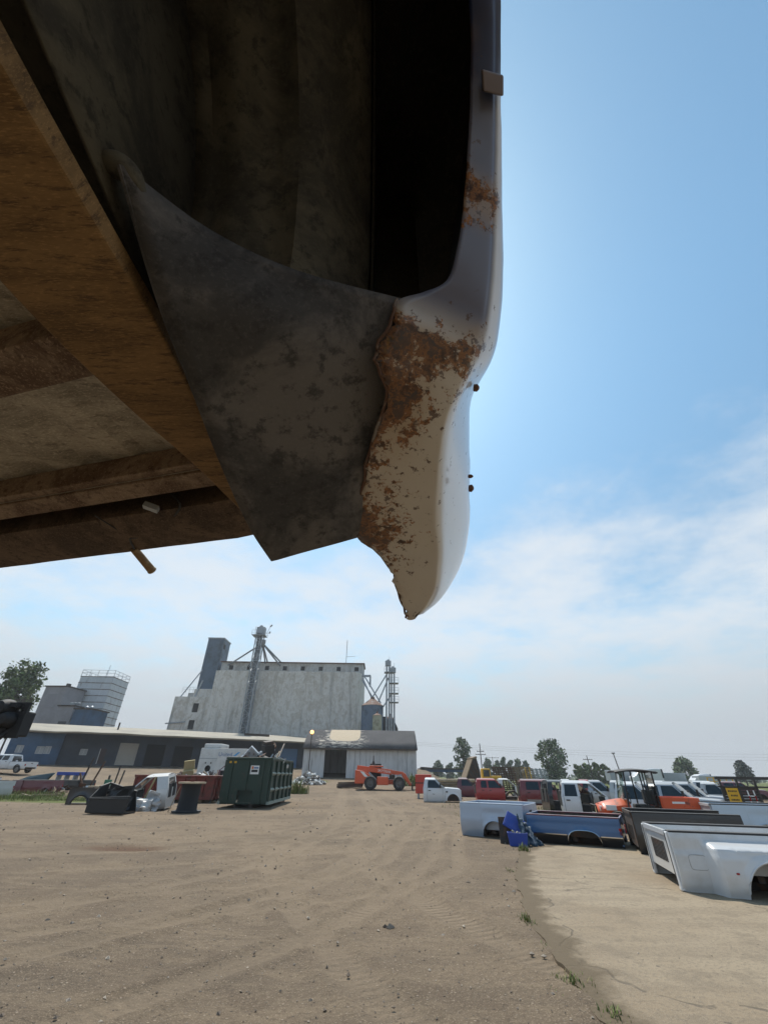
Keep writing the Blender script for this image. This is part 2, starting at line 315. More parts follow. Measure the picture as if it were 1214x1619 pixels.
def make_ground():
    rings = [0.0, 1.2, 2.2, 3.0]
    while rings[-1] < 75: rings.append(rings[-1] * 1.0145)
    while rings[-1] < 6000: rings.append(rings[-1] * 1.12)
    ang = list(np.arange(-57, 57.01, .34)); k = 57 + 6.15
    while k < 303 - 3: ang.append(k); k += 6.15
    ang = np.radians(np.array(ang)); r = np.array(rings)
    Xg = r[:, None] * np.sin(ang)[None]; Yg = r[:, None] * np.cos(ang)[None]
    rr = np.hypot(Xg, Yg); zz = 2.75 * smooth_np(46, 104, rr) * (1 - smooth_np(.085, .15, Xg / np.maximum(Yg, 1))) * (Yg > 1)
    track = np.zeros_like(zz); rel = np.zeros_like(zz); near = rr < 72
    xs, ys = Xg[near], Yg[near]; tr = np.zeros_like(xs); rl = np.zeros_like(xs); al = np.zeros_like(xs); bd = np.full_like(xs, 9.); bd2 = np.full_like(xs, 9.); along = np.zeros_like(zz)
    for line, w in tracks:
        best = np.full_like(xs, 9.); ln = np.zeros_like(xs); acc = 0.
        for i in range(len(line) - 1):
            a, b = line[i], line[i + 1]; d = b - a; L2 = d @ d + 1e-9
            t = np.clip(((xs - a[0]) * d[0] + (ys - a[1]) * d[1]) / L2, 0, 1)
            q = np.hypot(xs - a[0] - t * d[0], ys - a[1] - t * d[1]); s_ = q < best; ln = np.where(s_, acc + t * math.sqrt(L2), ln); best = np.minimum(best, q); acc += math.sqrt(L2)
        inside = 1 - smooth_np(w * .6, w * 1.1, best); ridge = np.exp(-((best - w * 1.35) / (w * .35)) ** 2)
        s_ = best < bd; al = np.where(s_, ln, al); bd2 = np.where(s_, bd, np.minimum(bd2, best)); bd = np.minimum(bd, best); tr = np.maximum(tr, inside); rl += -.016 * inside + .020 * ridge
    tread = np.zeros_like(zz); tread[near] = tr * smooth_np(.5, .8, bd2); along[near] = al; track[near] = tr; rel[near] = np.clip(rl, -.03, .035)
    nz = np.zeros_like(zz); idx = np.argwhere(rr < 40)
    for i, j in idx:
        x, y = Xg[i, j], Yg[i, j]
        nz[i, j] = noise.noise((x * .5, y * .5, 0)) * .022 + noise.noise((x * 1.9, y * 1.9, 3)) * .010 + noise.noise((x * 6, y * 6, 5)) * .004
    lvl = smooth_np(2.0, 4.5, rr); zz = zz + (rel + nz) * lvl
    # the slab sits proud of the dirt: keep the dirt just under it
    ex = np.interp(Yg, SLAB_Y, SLAB_X); under = smooth_np(-.05, .25, Xg - ex) * (Yg < 23) * (Yg > -3.2); zz = zz * (1 - under) - .03 * under
    # shallow scraped hole, turf at the left, behind the beds and by the mill
    hp = at_ground(196, 1341); dd = np.hypot((Xg - hp.x) / 1.0, (Yg - hp.y) / .45); zz -= .07 * np.exp(-dd ** 2)
    damp = np.exp(-(dd / 1.05) ** 4)
    turf = np.zeros_like(zz)
    for x, y, ax, ay, am in TURF: turf = np.maximum(turf, am * np.exp(-(((Xg - x) / ax) ** 2 + ((Yg - y) / ay) ** 2)))
    turf = np.maximum(turf, .95 * smooth_np(120, 170, rr)); turf = np.maximum(turf, .8 * (smooth_np(48, 60, Yg) * smooth_np(.12, .2, Xg / np.maximum(Yg, 1))))
    n, k = len(r), len(ang); V = np.stack([Xg, Yg, zz], -1).reshape(-1, 3)
    I = np.arange(n * k).reshape(n, k); J = np.roll(I, -1, 1)
    F = np.stack([I[:-1], J[:-1], J[1:], I[1:]], -1).reshape(-1, 4)
    F = F[k:]                                              # drop the degenerate centre ring, close it with a fan polygon
    me = bpy.data.meshes.new('ground'); me.from_pydata(V.tolist(), [], F.tolist() + [list(range(k, 2 * k))[::-1]])
    me.materials.append(ground_material()); me.polygons.foreach_set('use_smooth', [True] * len(me.polygons))
    for nm, arr in (('track', track), ('damp', damp), ('turf', turf), ('along', along), ('tread', tread)):
        a = me.attributes.new(nm, 'FLOAT', 'POINT'); a.data.foreach_set('value', arr.reshape(-1).astype(np.float32))
    me.update(); b = bmesh.new(); b.from_mesh(me); bmesh.ops.recalc_face_normals(b, faces=b.faces)
    if b.faces[0].normal.z < 0: bmesh.ops.reverse_faces(b, faces=b.faces)
    b.to_mesh(me); b.free()
    o = bpy.data.objects.new('ground', me); col.objects.link(o); o['kind'] = 'structure'; o['label'] = 'brown dirt and gravel yard with tyre tracks'
SLAB_Y = [-3.0, 2.0, 4.8, 5.35, 6.0, 6.9, 8.2, 9.6, 11.5, 13.4, 14.4, 15.2, 16.6, 19.0, 22.0]
SLAB_X = [1.72, 1.75, 1.78, 1.81, 1.84, 1.93, 2.12, 2.42, 2.95, 3.55, 4.35, 6.4, 9.8, 15.0, 30.0]
TURF = [(-26, 33, 7.5, 4.5, 1.0), (-19, 31, 4.5, 2.2, .8), (-34, 30, 10, 4, 1), (8, 26, 6, 4.5, .55), (7.5, 21, 4, 2.5, .5), (14, 30, 5, 4, .6), (9, 58, 4, 6, 1), (-9, 66, 3, 3, .8)]
make_ground()

def slab_material():
    q, t, b = newmat('dusty_concrete'); v = mapped(t)
    big = noise_n(t, v, .35, 6, .6, .8); mid = noise_n(t, v, 2.2, 9, .66); fine = noise_n(t, v, 22, 7, .7); grit = noise_n(t, v, 110, 3, .6)
    mv = N(t, 'ShaderNodeMapping'); mv.inputs['Rotation'].default_value = (0, 0, R(-14)); mv.inputs['Scale'].default_value = (.28, 2.2, 1); t.links.new(v, mv.inputs[0])
    streak = noise_n(t, mv.outputs[0], 1.1, 7, .6, .6)
    c = mixc(t, ramp01(t, big, .3, .7), (0.234, 0.178, 0.118), (0.296, 0.238, 0.165))
    c = mixc(t, mth(t, 'MULTIPLY', ramp01(t, streak, .45, .60), .38), c, (0.185, 0.143, 0.099))
    c = mixc(t, mth(t, 'MULTIPLY', ramp01(t, mid, .50, .62), .55), c, (0.172, 0.135, 0.095))
    c = mixc(t, mth(t, 'MULTIPLY', ramp01(t, fine, .50, .60), .55), c, (0.165, 0.131, 0.095))
    c = mixc(t, mth(t, 'MULTIPLY', ramp01(t, grit, .53, .64), .6), c, (0.346, 0.293, 0.220))
    pit = ramp01(t, noise_n(t, v, 9, 3, .5), .70, .74); c = mixc(t, mth(t, 'MULTIPLY', pit, .75), c, (.09, .075, .06))
    vc = N(t, 'ShaderNodeTexVoronoi', feature='DISTANCE_TO_EDGE'); vc.inputs['Scale'].default_value = .28; wv = N(t, 'ShaderNodeVectorMath', operation='ADD'); wn = N(t, 'ShaderNodeTexNoise'); wn.inputs['Scale'].default_value = 1.4; t.links.new(v, wn.inputs['Vector']); t.links.new(v, wv.inputs[0]); t.links.new(wn.outputs['Color'], wv.inputs[1]); t.links.new(wv.outputs[0], vc.inputs['Vector'])
    crack = mth(t, 'MULTIPLY', ramp01(t, vc.outputs['Distance'], .007, .002), ramp01(t, mid, .42, .52)); c = mixc(t, mth(t, 'MULTIPLY', crack, .7), c, (.10, .083, .065))
    ae = N(t, 'ShaderNodeAttribute', attribute_name='edge'); c = mixc(t, ramp01(t, mth(t, 'ADD', ae.outputs['Fac'], mth(t, 'MULTIPLY', mid, .9)), .95, 1.25), c, mixc(t, fine, (0.143, 0.107, 0.067), (0.109, 0.083, 0.054)))
    t.links.new(c, b.inputs['Base Color']); b.inputs['Roughness'].default_value = .92; b.inputs['Specular IOR Level'].default_value = .25
    h = mth(t, 'ADD', mth(t, 'MULTIPLY', mid, .02), mth(t, 'ADD', mth(t, 'MULTIPLY', fine, .02), mth(t, 'SUBTRACT', mth(t, 'MULTIPLY', grit, .007), mth(t, 'MULTIPLY', mth(t, 'ADD', pit, crack), .008))))
    bp = N(t, 'ShaderNodeBump'); bp.inputs['Strength'].default_value = .9; bp.inputs['Distance'].default_value = 1; t.links.new(h, bp.inputs['Height']); t.links.new(bp.outputs[0], b.inputs['Normal'])
    return q
def make_slab():
    rows, E_ = [], []; y = -3.0
    while y <= 21.4:
        ex = np.interp(y, SLAB_Y, SLAB_X) + noise.noise((y * 1.3, 0, 1)) * .09 + noise.noise((y * 5, 0, 2)) * .045 + noise.noise((y * 14, 0, 4)) * .02
        offs = [0, .004, .05, .12, .22, .35, .55, .8, 1.2, 1.8, 2.6, 3.6, 5, 7, 10, 15, 22]
        row = [(ex, y, -.05)]; e = [1.]
        for o in offs[1:]:
            x = ex + o; row.append((x, y, .010 + .004 * noise.noise((x * .8, y * .8, 9)))); e.append(max(0, 1 - o / .9))
        rows.append(row); E_ += e; y += .07 if y < 12 else .16
    q = MB().grid(rows, 0, True).build('concrete_pad', slab_material()); q['kind'] = 'structure'; q['label'] = 'pale worn concrete pad with a curved broken edge'
    a = q.data.attributes.new('edge', 'FLOAT', 'POINT'); a.data.foreach_set('value', E_)
make_slab()

# loose stones and clods on the dirt
def scatter_stones():
    mb = MB(); base = [Vector(p) for p in ((1, 0, 0), (-1, 0, 0), (0, 1, 0), (0, -1, 0), (0, 0, 1), (0, 0, -1))]
    fs = [(0, 2, 4), (2, 1, 4), (1, 3, 4), (3, 0, 4), (2, 0, 5), (1, 2, 5), (3, 1, 5), (0, 3, 5)]
    for i in range(3800):
        r = 3.6 * (40 / 3.6) ** (rnd.random() ** .8); a = R(rnd.uniform(-52, 52)); x, y = r * math.sin(a), r * math.cos(a)
        ex = np.interp(y, SLAB_Y, SLAB_X); pad = x > ex and y < 21
        if pad and rnd.random() < .86: continue
        s = ( .005 + .012 * rnd.random() ** 5) * (1 + r / 9); s *= .6 if pad else 1
        if not pad and rnd.random() < .01: s *= 1.7
        z = (.012 if pad else gz(x, y) + noise.noise((x * .5, y * .5, 0)) * .022 + .004)
        ro = Matrix.Rotation(rnd.random() * 6.3, 3, 'Z') @ Matrix.Rotation(rnd.uniform(-.5, .5), 3, 'X')
        vs = [ro @ Vector((p.x * s * rnd.uniform(.8, 1.5), p.y * s * rnd.uniform(.6, 1.2), p.z * s * rnd.uniform(.45, .9))) + Vector((x, y, z)) for p in base]
        mb.add(vs, fs, 0 if rnd.random() < .55 else (1 if rnd.random() < .6 else 2))
    o = mb.build('loose_stones', [mat('brown_clod', (.14, .11, .085), r=.95, vs=30, var=.3), mat('grey_stone', (.22, .185, .15), r=.9, vs=30, var=.3), mat('pale_stone', (.34, .285, .225), r=.9, vs=30, var=.3)], recalc=False)
    tag(o, 'loose stones and clods scattered over the dirt yard', None, kind='stuff')
scatter_stones()
grass_mats = None
def grass_mat():
    global grass_mats
    if not grass_mats:
        grass_mats = [mat('grass_green', (.13, .17, .035), r=.8, var=.3, vs=2), mat('grass_dry', (.2, .17, .07), r=.85, var=.3, vs=2), mat('grass_dark', (.065, .095, .02), r=.8, var=.3, vs=2)]
    return grass_mats
def grass(name, label, spots, recalc=False):
    """spots: (x, y, rx, ry, count, height)"""
    mb = MB()
    for x, y, ax, ay, n, h in spots:
        for _ in range(n):
            a = rnd.random() * 6.283; q = rnd.random() ** .6; px, py = x + math.cos(a) * ax * q, y + math.sin(a) * ay * q; z = gz(px, py) - .02
            hh = h * rnd.uniform(.35, 1.1) * (1.15 - .6 * q); w = hh * rnd.uniform(.03, .07) + .003; b = rnd.random() * 6.283; le = hh * rnd.uniform(.15, .75); c, s = math.cos(b), math.sin(b)
            mb.add([(px - s * w, py + c * w, z), (px + s * w, py - c * w, z), (px + c * le * .35 + s * w * .7, py + s * le * .35 - c * w * .7, z + hh * .6), (px + c * le * .35 - s * w * .7, py + s * le * .35 + c * w * .7, z + hh * .6), (px + c * le, py + s * le, z + hh)],
                   [(0, 1, 2, 3), (3, 2, 4)], rnd.choice((0, 0, 0, 1, 2)))
    return tag(mb.build(name, grass_mat(), recalc=recalc), label, None, kind='stuff')
# ------------------------------------------------------------------ buildings at the back
def wallboxes(mb, L, H, t, openings, m=0):
    """wall along +x, front face at y=0, thickness t towards +y, holes cut as real openings"""
    us = sorted({0, L, *[v for o in openings for v in o[:2]]}); zs = sorted({0, H, *[v for o in openings for v in o[2:4]]})
    for i in range(len(us) - 1):
        run = None
        for k in range(len(zs) - 1):
            cu, cz = (us[i] + us[i + 1]) / 2, (zs[k] + zs[k + 1]) / 2
            hole = any(o[0] < cu < o[1] and o[2] < cz < o[3] for o in openings)
            if hole:
                if run is not None: mb.box(us[i], us[i + 1], 0, t, run, zs[k], m); run = None
            elif run is None: run = zs[k]
        if run is not None: mb.box(us[i], us[i + 1], 0, t, run, zs[-1], m)
    return mb
def window(parent, u0, u1, z0, z1, y, frame, glass, mull=1):
    f = MB(); w = .07
    f.box(u0, u1, y, y + .08, z0, z0 + w); f.box(u0, u1, y, y + .08, z1 - w, z1); f.box(u0, u0 + w, y, y + .08, z0 + w, z1 - w); f.box(u1 - w, u1, y, y + .08, z0 + w, z1 - w)
    for k in range(mull):
        u = u0 + (u1 - u0) * (k + 1) / (mull + 1); f.box(u - w / 2, u + w / 2, y + .002, y + .078, z0 + w, z1 - w)
    o = f.build('window', frame, parent); MB().box(u0 + w, u1 - w, y + .05, y + .06, z0 + w, z1 - w).build('pane', glass, o); return o
warehouse = mat('blue_painted_block', (.05, .105, .19), r=.85, var=.2, vs=.6, c2=(.035, .06, .1), s2=.5, t2=.55, w2=.2)
warehouse_shade = mat('shaded_slate_block', (.045, .06, .085), r=.85, var=.2, vs=.6, c2=(.03, .035, .045), s2=.5, t2=.5, w2=.2)  # eave shade put into the colour: darker slate copy under the overhang
roofmat = mat('pale_weathered_roof', (.31, .28, .225), r=.9, var=.25, vs=.35, c2=(.22, .2, .17), s2=.22, t2=.56, w2=.15)
whiteframe = mat('white_window_frame', (.5, .5, .5), r=.6); dirtyglass = mat('dirty_window_glass', (.34, .36, .37), r=.25, var=.3, vs=.7)
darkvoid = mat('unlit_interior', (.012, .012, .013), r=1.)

# long low warehouse with deep eaves
WL, WRr = Vector((-56.5, 72, 0)), Vector((-13.2, 94.6, 0)); wlen = (WRr - WL).length; wang = math.atan2(WRr.y - WL.y, WRr.x - WL.x)
wz = 1.35
wh_ = thing('warehouse', 'long low blue warehouse with pale roof and deep shaded eaves', 'building', (WL.x, WL.y, wz), wang)
def wu(px, py):                               # distance along the front wall under a pixel
    d = ray(px, py); n = Vector((-math.sin(wang), math.cos(wang), 0)); t = n.dot(WL) / n.dot(d); p = d * t
    return (p - WL).dot(Vector((math.cos(wang), math.sin(wang), 0))), EYE + p.z - wz
eave = 5.35
ops = []
for x0, x1, y0, y1 in ((22, 34, 1178, 1190), (54, 67, 1180, 1192), (67.5, 78, 1180, 1192), (92, 104, 1181, 1193), (124, 136, 1184, 1194)):
    a, b = wu(x0, y1), wu(x1, y1); c = wu(x0, y0); ops.append((a[0], b[0], a[1], c[1], 'w'))
for x0, x1, y0, y1, k in ((157, 167, 1184, 1208, 'p'), (185, 216, 1175, 1210, 'd'), (229, 260, 1177, 1212, 'o'), (274, 304, 1180, 1214, 'o'), (440, 474, 1184, 1215, 'b')):
    a, b, c = wu(x0 - (5 if k != 'b' else 0), y1), wu(x1 - 5, y1), wu((x0 + x1) / 2, y0); ops.append((a[0], b[0], max(.4, a[1]), c[1], k))
CUT = wu(104, 1200)[0] - 1.2
split = [o for o in ops if o[1] < CUT], [tuple([o[0] - CUT, o[1] - CUT, *o[2:]]) for o in ops if o[0] > CUT]
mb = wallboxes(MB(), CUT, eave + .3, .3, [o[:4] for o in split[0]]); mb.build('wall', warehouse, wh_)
mb = wallboxes(MB(), wlen - CUT, eave + .3, .3, [o[:4] for o in split[1]]).xf(Matrix.Translation((CUT, .4, 0))); mb.build('wall', warehouse_shade, wh_)
MB().box(0, .3, .302, 16, 0, eave + .3).build('wall', warehouse, wh_); MB().box(wlen - .3, wlen, .702, 16, 0, eave + .3).build('wall', warehouse, wh_)
for u0, u1, z0, z1, k in ops:
    y = 0 if u1 < CUT else .4
    if k == 'w': window(wh_, u0, u1, z0, z1, y + .12, whiteframe, dirtyglass)
    elif k == 'd':
        d = MB(); n = 6
        for i in range(n): d.box(u0, u1, y + .1, y + .16, z0 + (z1 - z0) * i / n + .012, z0 + (z1 - z0) * (i + 1) / n - .012)
        d.box(u0, u1, y + .17, y + .2, z0, z1); d.build('door', mat('tan_overhead_door', (.36, .34, .3), r=.7, var=.2), wh_)
    elif k == 'p': MB().box(u0, u1, y + .1, y + .16, z0, z1).build('door', mat('dark_brown_door', (.05, .03, .03), r=.7), wh_); window(wh_, u0 - .12, u0, z0, z1, y - .02, whiteframe, whiteframe, 0)
    elif k == 'o': pass
    elif k == 'b': MB().box(u0, u1, y + .1, y + .16, z0, z1).build('door', mat('bright_blue_door', (.06, .14, .27), r=.6), wh_)
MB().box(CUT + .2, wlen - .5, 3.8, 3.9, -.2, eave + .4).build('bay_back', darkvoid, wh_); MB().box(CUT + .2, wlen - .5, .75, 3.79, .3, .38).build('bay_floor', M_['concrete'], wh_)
r = MB(); ov = 3.0; rows = []
for i in range(33):
    u = -.8 + (wlen + 1.6) * i / 32; sag = .10 * noise.noise((i * .35, 0, 0)); dp = ov * sstep(CUT - 6, CUT + 3, u) + .5 * (1 - sstep(CUT - 6, CUT + 3, u))
    rows.append([(u, -dp, eave - .12 + sag), (u, -dp, eave + .12 + sag), (u, 4, eave + 1.0 + sag), (u, 11, eave + 1.95), (u, 20, eave + 1.)])
r.grid(rows, 0, True).build('roof', roofmat, wh_, solid=.16, angle=20)
s_ = MB(); rows = [[(p[0][0], p[0][1] + .25, eave - .14), (p[0][0], 0.35, eave + .16)] for p in rows]; s_.grid(rows, 0, False).build('soffit', warehouse_shade, wh_, solid=.05)
for u, y, w, h in ((36, 6, 5, .3), (13.5, 5, .25, .9)): MB().box(u, u + w, y, y + .5, eave + 1.0, eave + 1.4 + h).build('roof_vent', M_['darksteel'], wh_)

# white board barn with a failing shingle roof and an open doorway
bx0, bx1, byy = -11.6, 5.4, 72.0; bz = gz(-2, 72) - .25
barn = thing('barn', 'white board barn with patchy dark shingle roof and open black doorway', 'barn', (bx0, byy, bz))
barnwall = mat('white_barn_boards', (.56, .57, .58), r=.8, var=.14, vs=1, c2=(.26, .26, .26), s2=.8, t2=.6, w2=.15, sx=(3, 3, .35), waves=('X', 2.1, .02))
BL = bx1 - bx0; BE = 4.35
dx0, dx1 = at(511, 1225, byy).x - bx0, at(546.5, 1225, byy).x - bx0
wallboxes(MB(), BL, BE, .2, [(dx0, dx1, 0, 3.85)]).build('wall', barnwall, barn)
for x in (0, BL - .2): MB().prism([(0.202, 0), (9, 0), (9, BE), (4.6, BE + 2.3), (0.202, BE)], x, x + .2, 'x').build('wall', barnwall, barn)
MB().box(.2, BL - .2, 8.8, 9, 0, BE).build('wall', barnwall, barn); MB().box(.2, BL - .2, .3, 8.7, .14, .2).build('barn_floor', M_['concrete'], barn)
for u in (dx1 + 2.0, dx1 + 4.9, dx1 + 7.6, BL - 1.5): MB().box(u, u + .09, -.035, -.002, 0, BE - .1).build('batten', mat('grey_batten', (.33, .34, .35), r=.8), barn)
MB().box(dx1 + .6, BL - .6, -.12, -.003, BE - .35, BE - .23).build('door_track', M_['darksteel'], barn)
for x in (dx0 - .14, dx1): MB().box(x, x + .14, -.05, .25, 0, 3.85).build('door_post', whiteframe, barn)
def barn_roof():
    q, t, b = newmat('failing_shingles'); v = mapped(t); c = N(t, 'ShaderNodeSeparateXYZ'); t.links.new(v, c.inputs[0])
    mv = N(t, 'ShaderNodeMapping'); mv.inputs['Scale'].default_value = (.45, 1.6, 1.6); t.links.new(v, mv.inputs[0])
    n = noise_n(t, mv.outputs[0], 2.2, 9, .7); n2 = noise_n(t, v, .5, 5)
    d = mth(t, 'ADD', mth(t, 'POWER', mth(t, 'DIVIDE', mth(t, 'SUBTRACT', c.outputs[0], 5.9), 2.4), 4.), mth(t, 'POWER', mth(t, 'DIVIDE', mth(t, 'SUBTRACT', c.outputs[1], 3.2), 2.05), 4.))
    bare = ramp01(t, mth(t, 'ADD', d, mth(t, 'MULTIPLY', n, 1.5)), 1.9, 1.65)
    halo = ramp01(t, mth(t, 'ADD', mth(t, 'ABSOLUTE', mth(t, 'SUBTRACT', c.outputs[0], 5.6)), mth(t, 'MULTIPLY', c.outputs[1], .35)), 7., 2.5)
    fl = ramp01(t, mth(t, 'ADD', n, mth(t, 'MULTIPLY', halo, .2)), .70, .73)
    col_ = mixc(t, n2, (.055, .053, .055), (.12, .115, .115)); col_ = mixc(t, fl, col_, (.45, .41, .35)); col_ = mixc(t, bare, col_, mixc(t, n, (.42, .33, .23), (.6, .5, .37)))
    t.links.new(col_, b.inputs['Base Color']); b.inputs['Roughness'].default_value = .95; b.inputs['Specular IOR Level'].default_value = .2
    bp = N(t, 'ShaderNodeBump'); t.links.new(mth(t, 'MULTIPLY', mth(t, 'SUBTRACT', n, mth(t, 'MULTIPLY', bare, .6)), .1), bp.inputs['Height']); t.links.new(bp.outputs[0], b.inputs['Normal']); return q
rm = MB(); rows = []
for i in range(41):
    u = -.15 + (BL + .3) * i / 40; s = .07 * noise.noise((i * .3, 1, 0))
    rows.append([(u, -.55, BE - .28 + s), (u, .9, BE + .62 + s), (u, 2.6, BE + 1.58 + s), (u, 4.6, BE + 2.55 + s * .5), (u, 9.5, BE - .1)])
rm.grid(rows, 0, True).build('roof', barn_roof(), barn, solid=.14, angle=25)
MB().box(-.1, BL + .1, -.6, -.56, BE - .5, BE - .3).build('eave_board', M_['darksteel'], barn)
lp = thing('yard_lamp', 'small lit orange lamp on a post at the barn roof edge', 'lamp', on(-10.55, 71.4)); b = MB(); zt = at(498, 1158, 71.4).z - lp.location.z
MB().tube([(0, 0, 0), (0, 0, zt - .25)], .06, 8).build('post', M_['darksteel'], lp)
em, t_, b_ = newmat('lit_orange_lamp'); b_.inputs['Base Color'].default_value = (.8, .4, .1, 1); b_.inputs['Emission Color'].default_value = (1, .5, .12, 1); b_.inputs['Emission Strength'].default_value = 4
MB().lathe([(0, -.28), (.2, -.2), (.28, 0), (.2, .2), (0, .28)], 14, (0, 0, zt)).build('globe', em, lp); MB().lathe([(.1, -.4), (.16, -.26), (.1, -.24)], 10, (0, 0, zt)).build('holder', M_['darksteel'], lp)

# concrete grain elevator
EY = 110.0; ex0, ex1 = at(345, 1046, EY).x, at(574, 1054, EY).x; ezb = 2.4; etop = at(460, 1062, EY).z
stained = None
def elevator_mat(name, c, c2, c3):
    q, t, b = newmat(name); v = mapped(t, (1, 1, .7)); mv = N(t, 'ShaderNodeMapping'); mv.inputs['Scale'].default_value = (1, 1, .10); t.links.new(v, mv.inputs[0])
    a = noise_n(t, v, .9, 13, .8, .8); s = noise_n(t, mv.outputs[0], .75, 8, .7); f = noise_n(t, v, 1.3, 9, .7, 1.); big = noise_n(t, v, .07, 4)
    cc = mixc(t, ramp01(t, s, .3, .7), c, [k * .88 for k in c]); cc = mixc(t, mth(t, 'MULTIPLY', ramp01(t, mth(t, 'ADD', a, mth(t, 'MULTIPLY', big, .35)), .62, .76), .5), cc, c2)
    cc = mixc(t, mth(t, 'MULTIPLY', ramp01(t, f, .54, .66), .5), cc, c3); cc = mixc(t, mth(t, 'MULTIPLY', ramp01(t, s, .54, .66), .45), cc, (.22, .21, .19))
    t.links.new(cc, b.inputs['Base Color']); b.inputs['Roughness'].default_value = .9; b.inputs['Specular IOR Level'].default_value = .2
    bp = N(t, 'ShaderNodeBump'); bp.inputs['Distance'].default_value = .15; t.links.new(mth(t, 'ADD', a, f), bp.inputs['Height']); t.links.new(bp.outputs[0], b.inputs['Normal']); return q
elmat = elevator_mat('peeling_white_concrete', (.70, .68, .64), (.34, .28, .2), (.37, .35, .32)); elgrey = elevator_mat('stained_headhouse', (.5, .5, .49), (.24, .2, .15), (.24, .24, .23))
el = thing('grain_elevator', 'huge peeling white concrete grain elevator with blue grey head tower', 'grain elevator', ((ex0 + ex1) / 2, EY, ezb)); cx = el.location.x
EW = ex1 - ex0; H_ = etop - ezb; outl = []; nl = 6
for i in range(nl):                                     # the front: a row of shallow silo bulges, rounded off at the right end
    for k in range(10):
        s = k / 10; x = -EW / 2 + EW * (i + s) / nl; y = -.42 * math.sin(math.pi * s)
        if x > EW / 2 - 2.4: y += 2.4 - math.sqrt(max(0, 2.4 ** 2 - (x - EW / 2 + 2.4) ** 2))
        outl.append((x, y))
outl += [(EW / 2, 2.4), (EW / 2, 15), (-EW / 2, 15)]
MB().prism(outl, 0, H_, 'z').build('silo_block', elmat, el, bevel=.05)
g0, g1 = at(345, 1045, EY + 3).z - ezb, at(574, 1053, EY + 3).z - ezb; GH = (g0 + g1) / 2
gal = MB(); gops = [(x - .55, x + .55, (GH - H_) * .32, (GH - H_) * .72) for x in [2.6 + i * (EW - 4.4) / 7 for i in range(8)]]
wallboxes(gal, EW, GH - H_, .25, gops).xf(Matrix.Translation((-EW / 2, 2.9, H_ + .003))); gal.box(-EW / 2, EW / 2, 3.16, 9, H_ + .003, H_ + .1); gal.box(EW / 2 - .25, EW / 2, 3.155, 9, H_ + .102, GH); gal.box(-EW / 2, EW / 2, 9, 9.2, H_, GH)
gallery = gal.build('gallery', elgrey, el); MB().box(-EW / 2 - .3, EW / 2 + .3, 2.5, 9.5, GH + .003, GH + .22).build('gallery_roof', M_['rust'], gallery)
for o in gops: MB().box(-EW / 2 + o[0], -EW / 2 + o[1], 3.08, 3.12, H_ + o[2], H_ + o[3]).build('gallery_window', M_['interior'], gallery)
lx0 = at(262, 1155, EY).x - cx; lx1 = -EW / 2; z2 = at(275, 1101, EY).z - ezb; z3 = at(315, 1088, EY).z - ezb; x2 = at(283, 1088, EY).x - cx; x3 = at(302, 1100, EY).x - cx
nops = []
for px, py in ((308, 1119), (301, 1146)):
    p = at(px, py, EY); nops.append((p.x - cx - lx0 - .7, p.x - cx - lx0 + .7, p.z - ezb - 1, p.z - ezb + 1))
wallboxes(MB(), lx1 - lx0, z2, .4, nops).xf(Matrix.Translation((lx0, .3, 0))).build('annex_wall', elmat, el); MB().box(lx0, lx0 + .4, .702, 12, 0, z2).build('annex_wall', elmat, el); MB().box(lx0 + .4, lx1 - .02, .702, 12, z2 - .3, z2 - .02).build('annex_roof', elgrey, el)
for o in nops: MB().box(lx0 + o[0], lx0 + o[1], .6, .66, o[2], o[3]).build('annex_window', M_['interior'], el)
MB().box(x3, lx1 - .02, 1.2, 11, z2 + .003, z3).build('upper_annex', elmat, el, bevel=.05); MB().box(lx0 + 2.2, x3 - .02, 2.2, 9, z2 + .003, z3 - .8).build('upper_annex', elgrey, el, bevel=.05)
tx0, tx1 = at(318, 1060, EY + 4).x - cx, at(349, 1060, EY + 4).x - cx; tz = at(335, 1010, EY + 4).z - ezb
blueclad = mat('blue_grey_metal_cladding', (.11, .15, .2), r=.6, metal=.2, var=.15, vs=.4, c2=(.07, .09, .11), s2=.3, t2=.56, w2=.1, waves=('X', 1.6, .03))
MB().box(tx0, tx1 - .9, 4, 9.5, z2 + .006, tz).build('head_tower', blueclad, el, bevel=.03); MB().box(tx0 - .15, tx1 - .75, 3.85, 9.65, tz + .003, tz + .3).build('tower_cap', M_['galv'], el)
p = at(352, 1019, EY + 4); MB().box(tx1 - .898, tx1 - .87, 4.8, 6.2, tz - 2.4, tz - 1.2).build('tower_window', M_['interior'], el)
b = MB(); b.bar((lx0 + 1, 1.0, z2), (tx0 + .5, 3.6, z3 + 5), .25); b.bar((lx0 + 3, 1.0, z2 - 6), (lx0 + 5.5, 1.2, z3 + 2), .35); b.bar((lx0 - .6, .1, z2 - 6), (lx0 + 4, .1, z2 - 5.6), .25); b.build('spout', M_['galv'], el)
rl = MB()
for i in range(5):
    x = lx0 + .6 + i * .9; rl.bar((x, 2.1, z3 - .8), (x, 2.1, z3 + .5), .06)
rl.bar((lx0 + .6, 2.1, z3 + .5), (lx0 + 4.2, 2.1, z3 + .5), .06); rl.bar((lx0 + .6, 2.1, z3 - .1), (lx0 + 4.2, 2.1, z3 - .1), .06); rl.build('roof_rail', M_['galv'], el)
b = MB(); b.tube([(lx0 + .4, -.1, 0), (lx0 + .4, -.1, z2 - 4)], .09, 6); b.build('downpipe', M_['galv'], el)

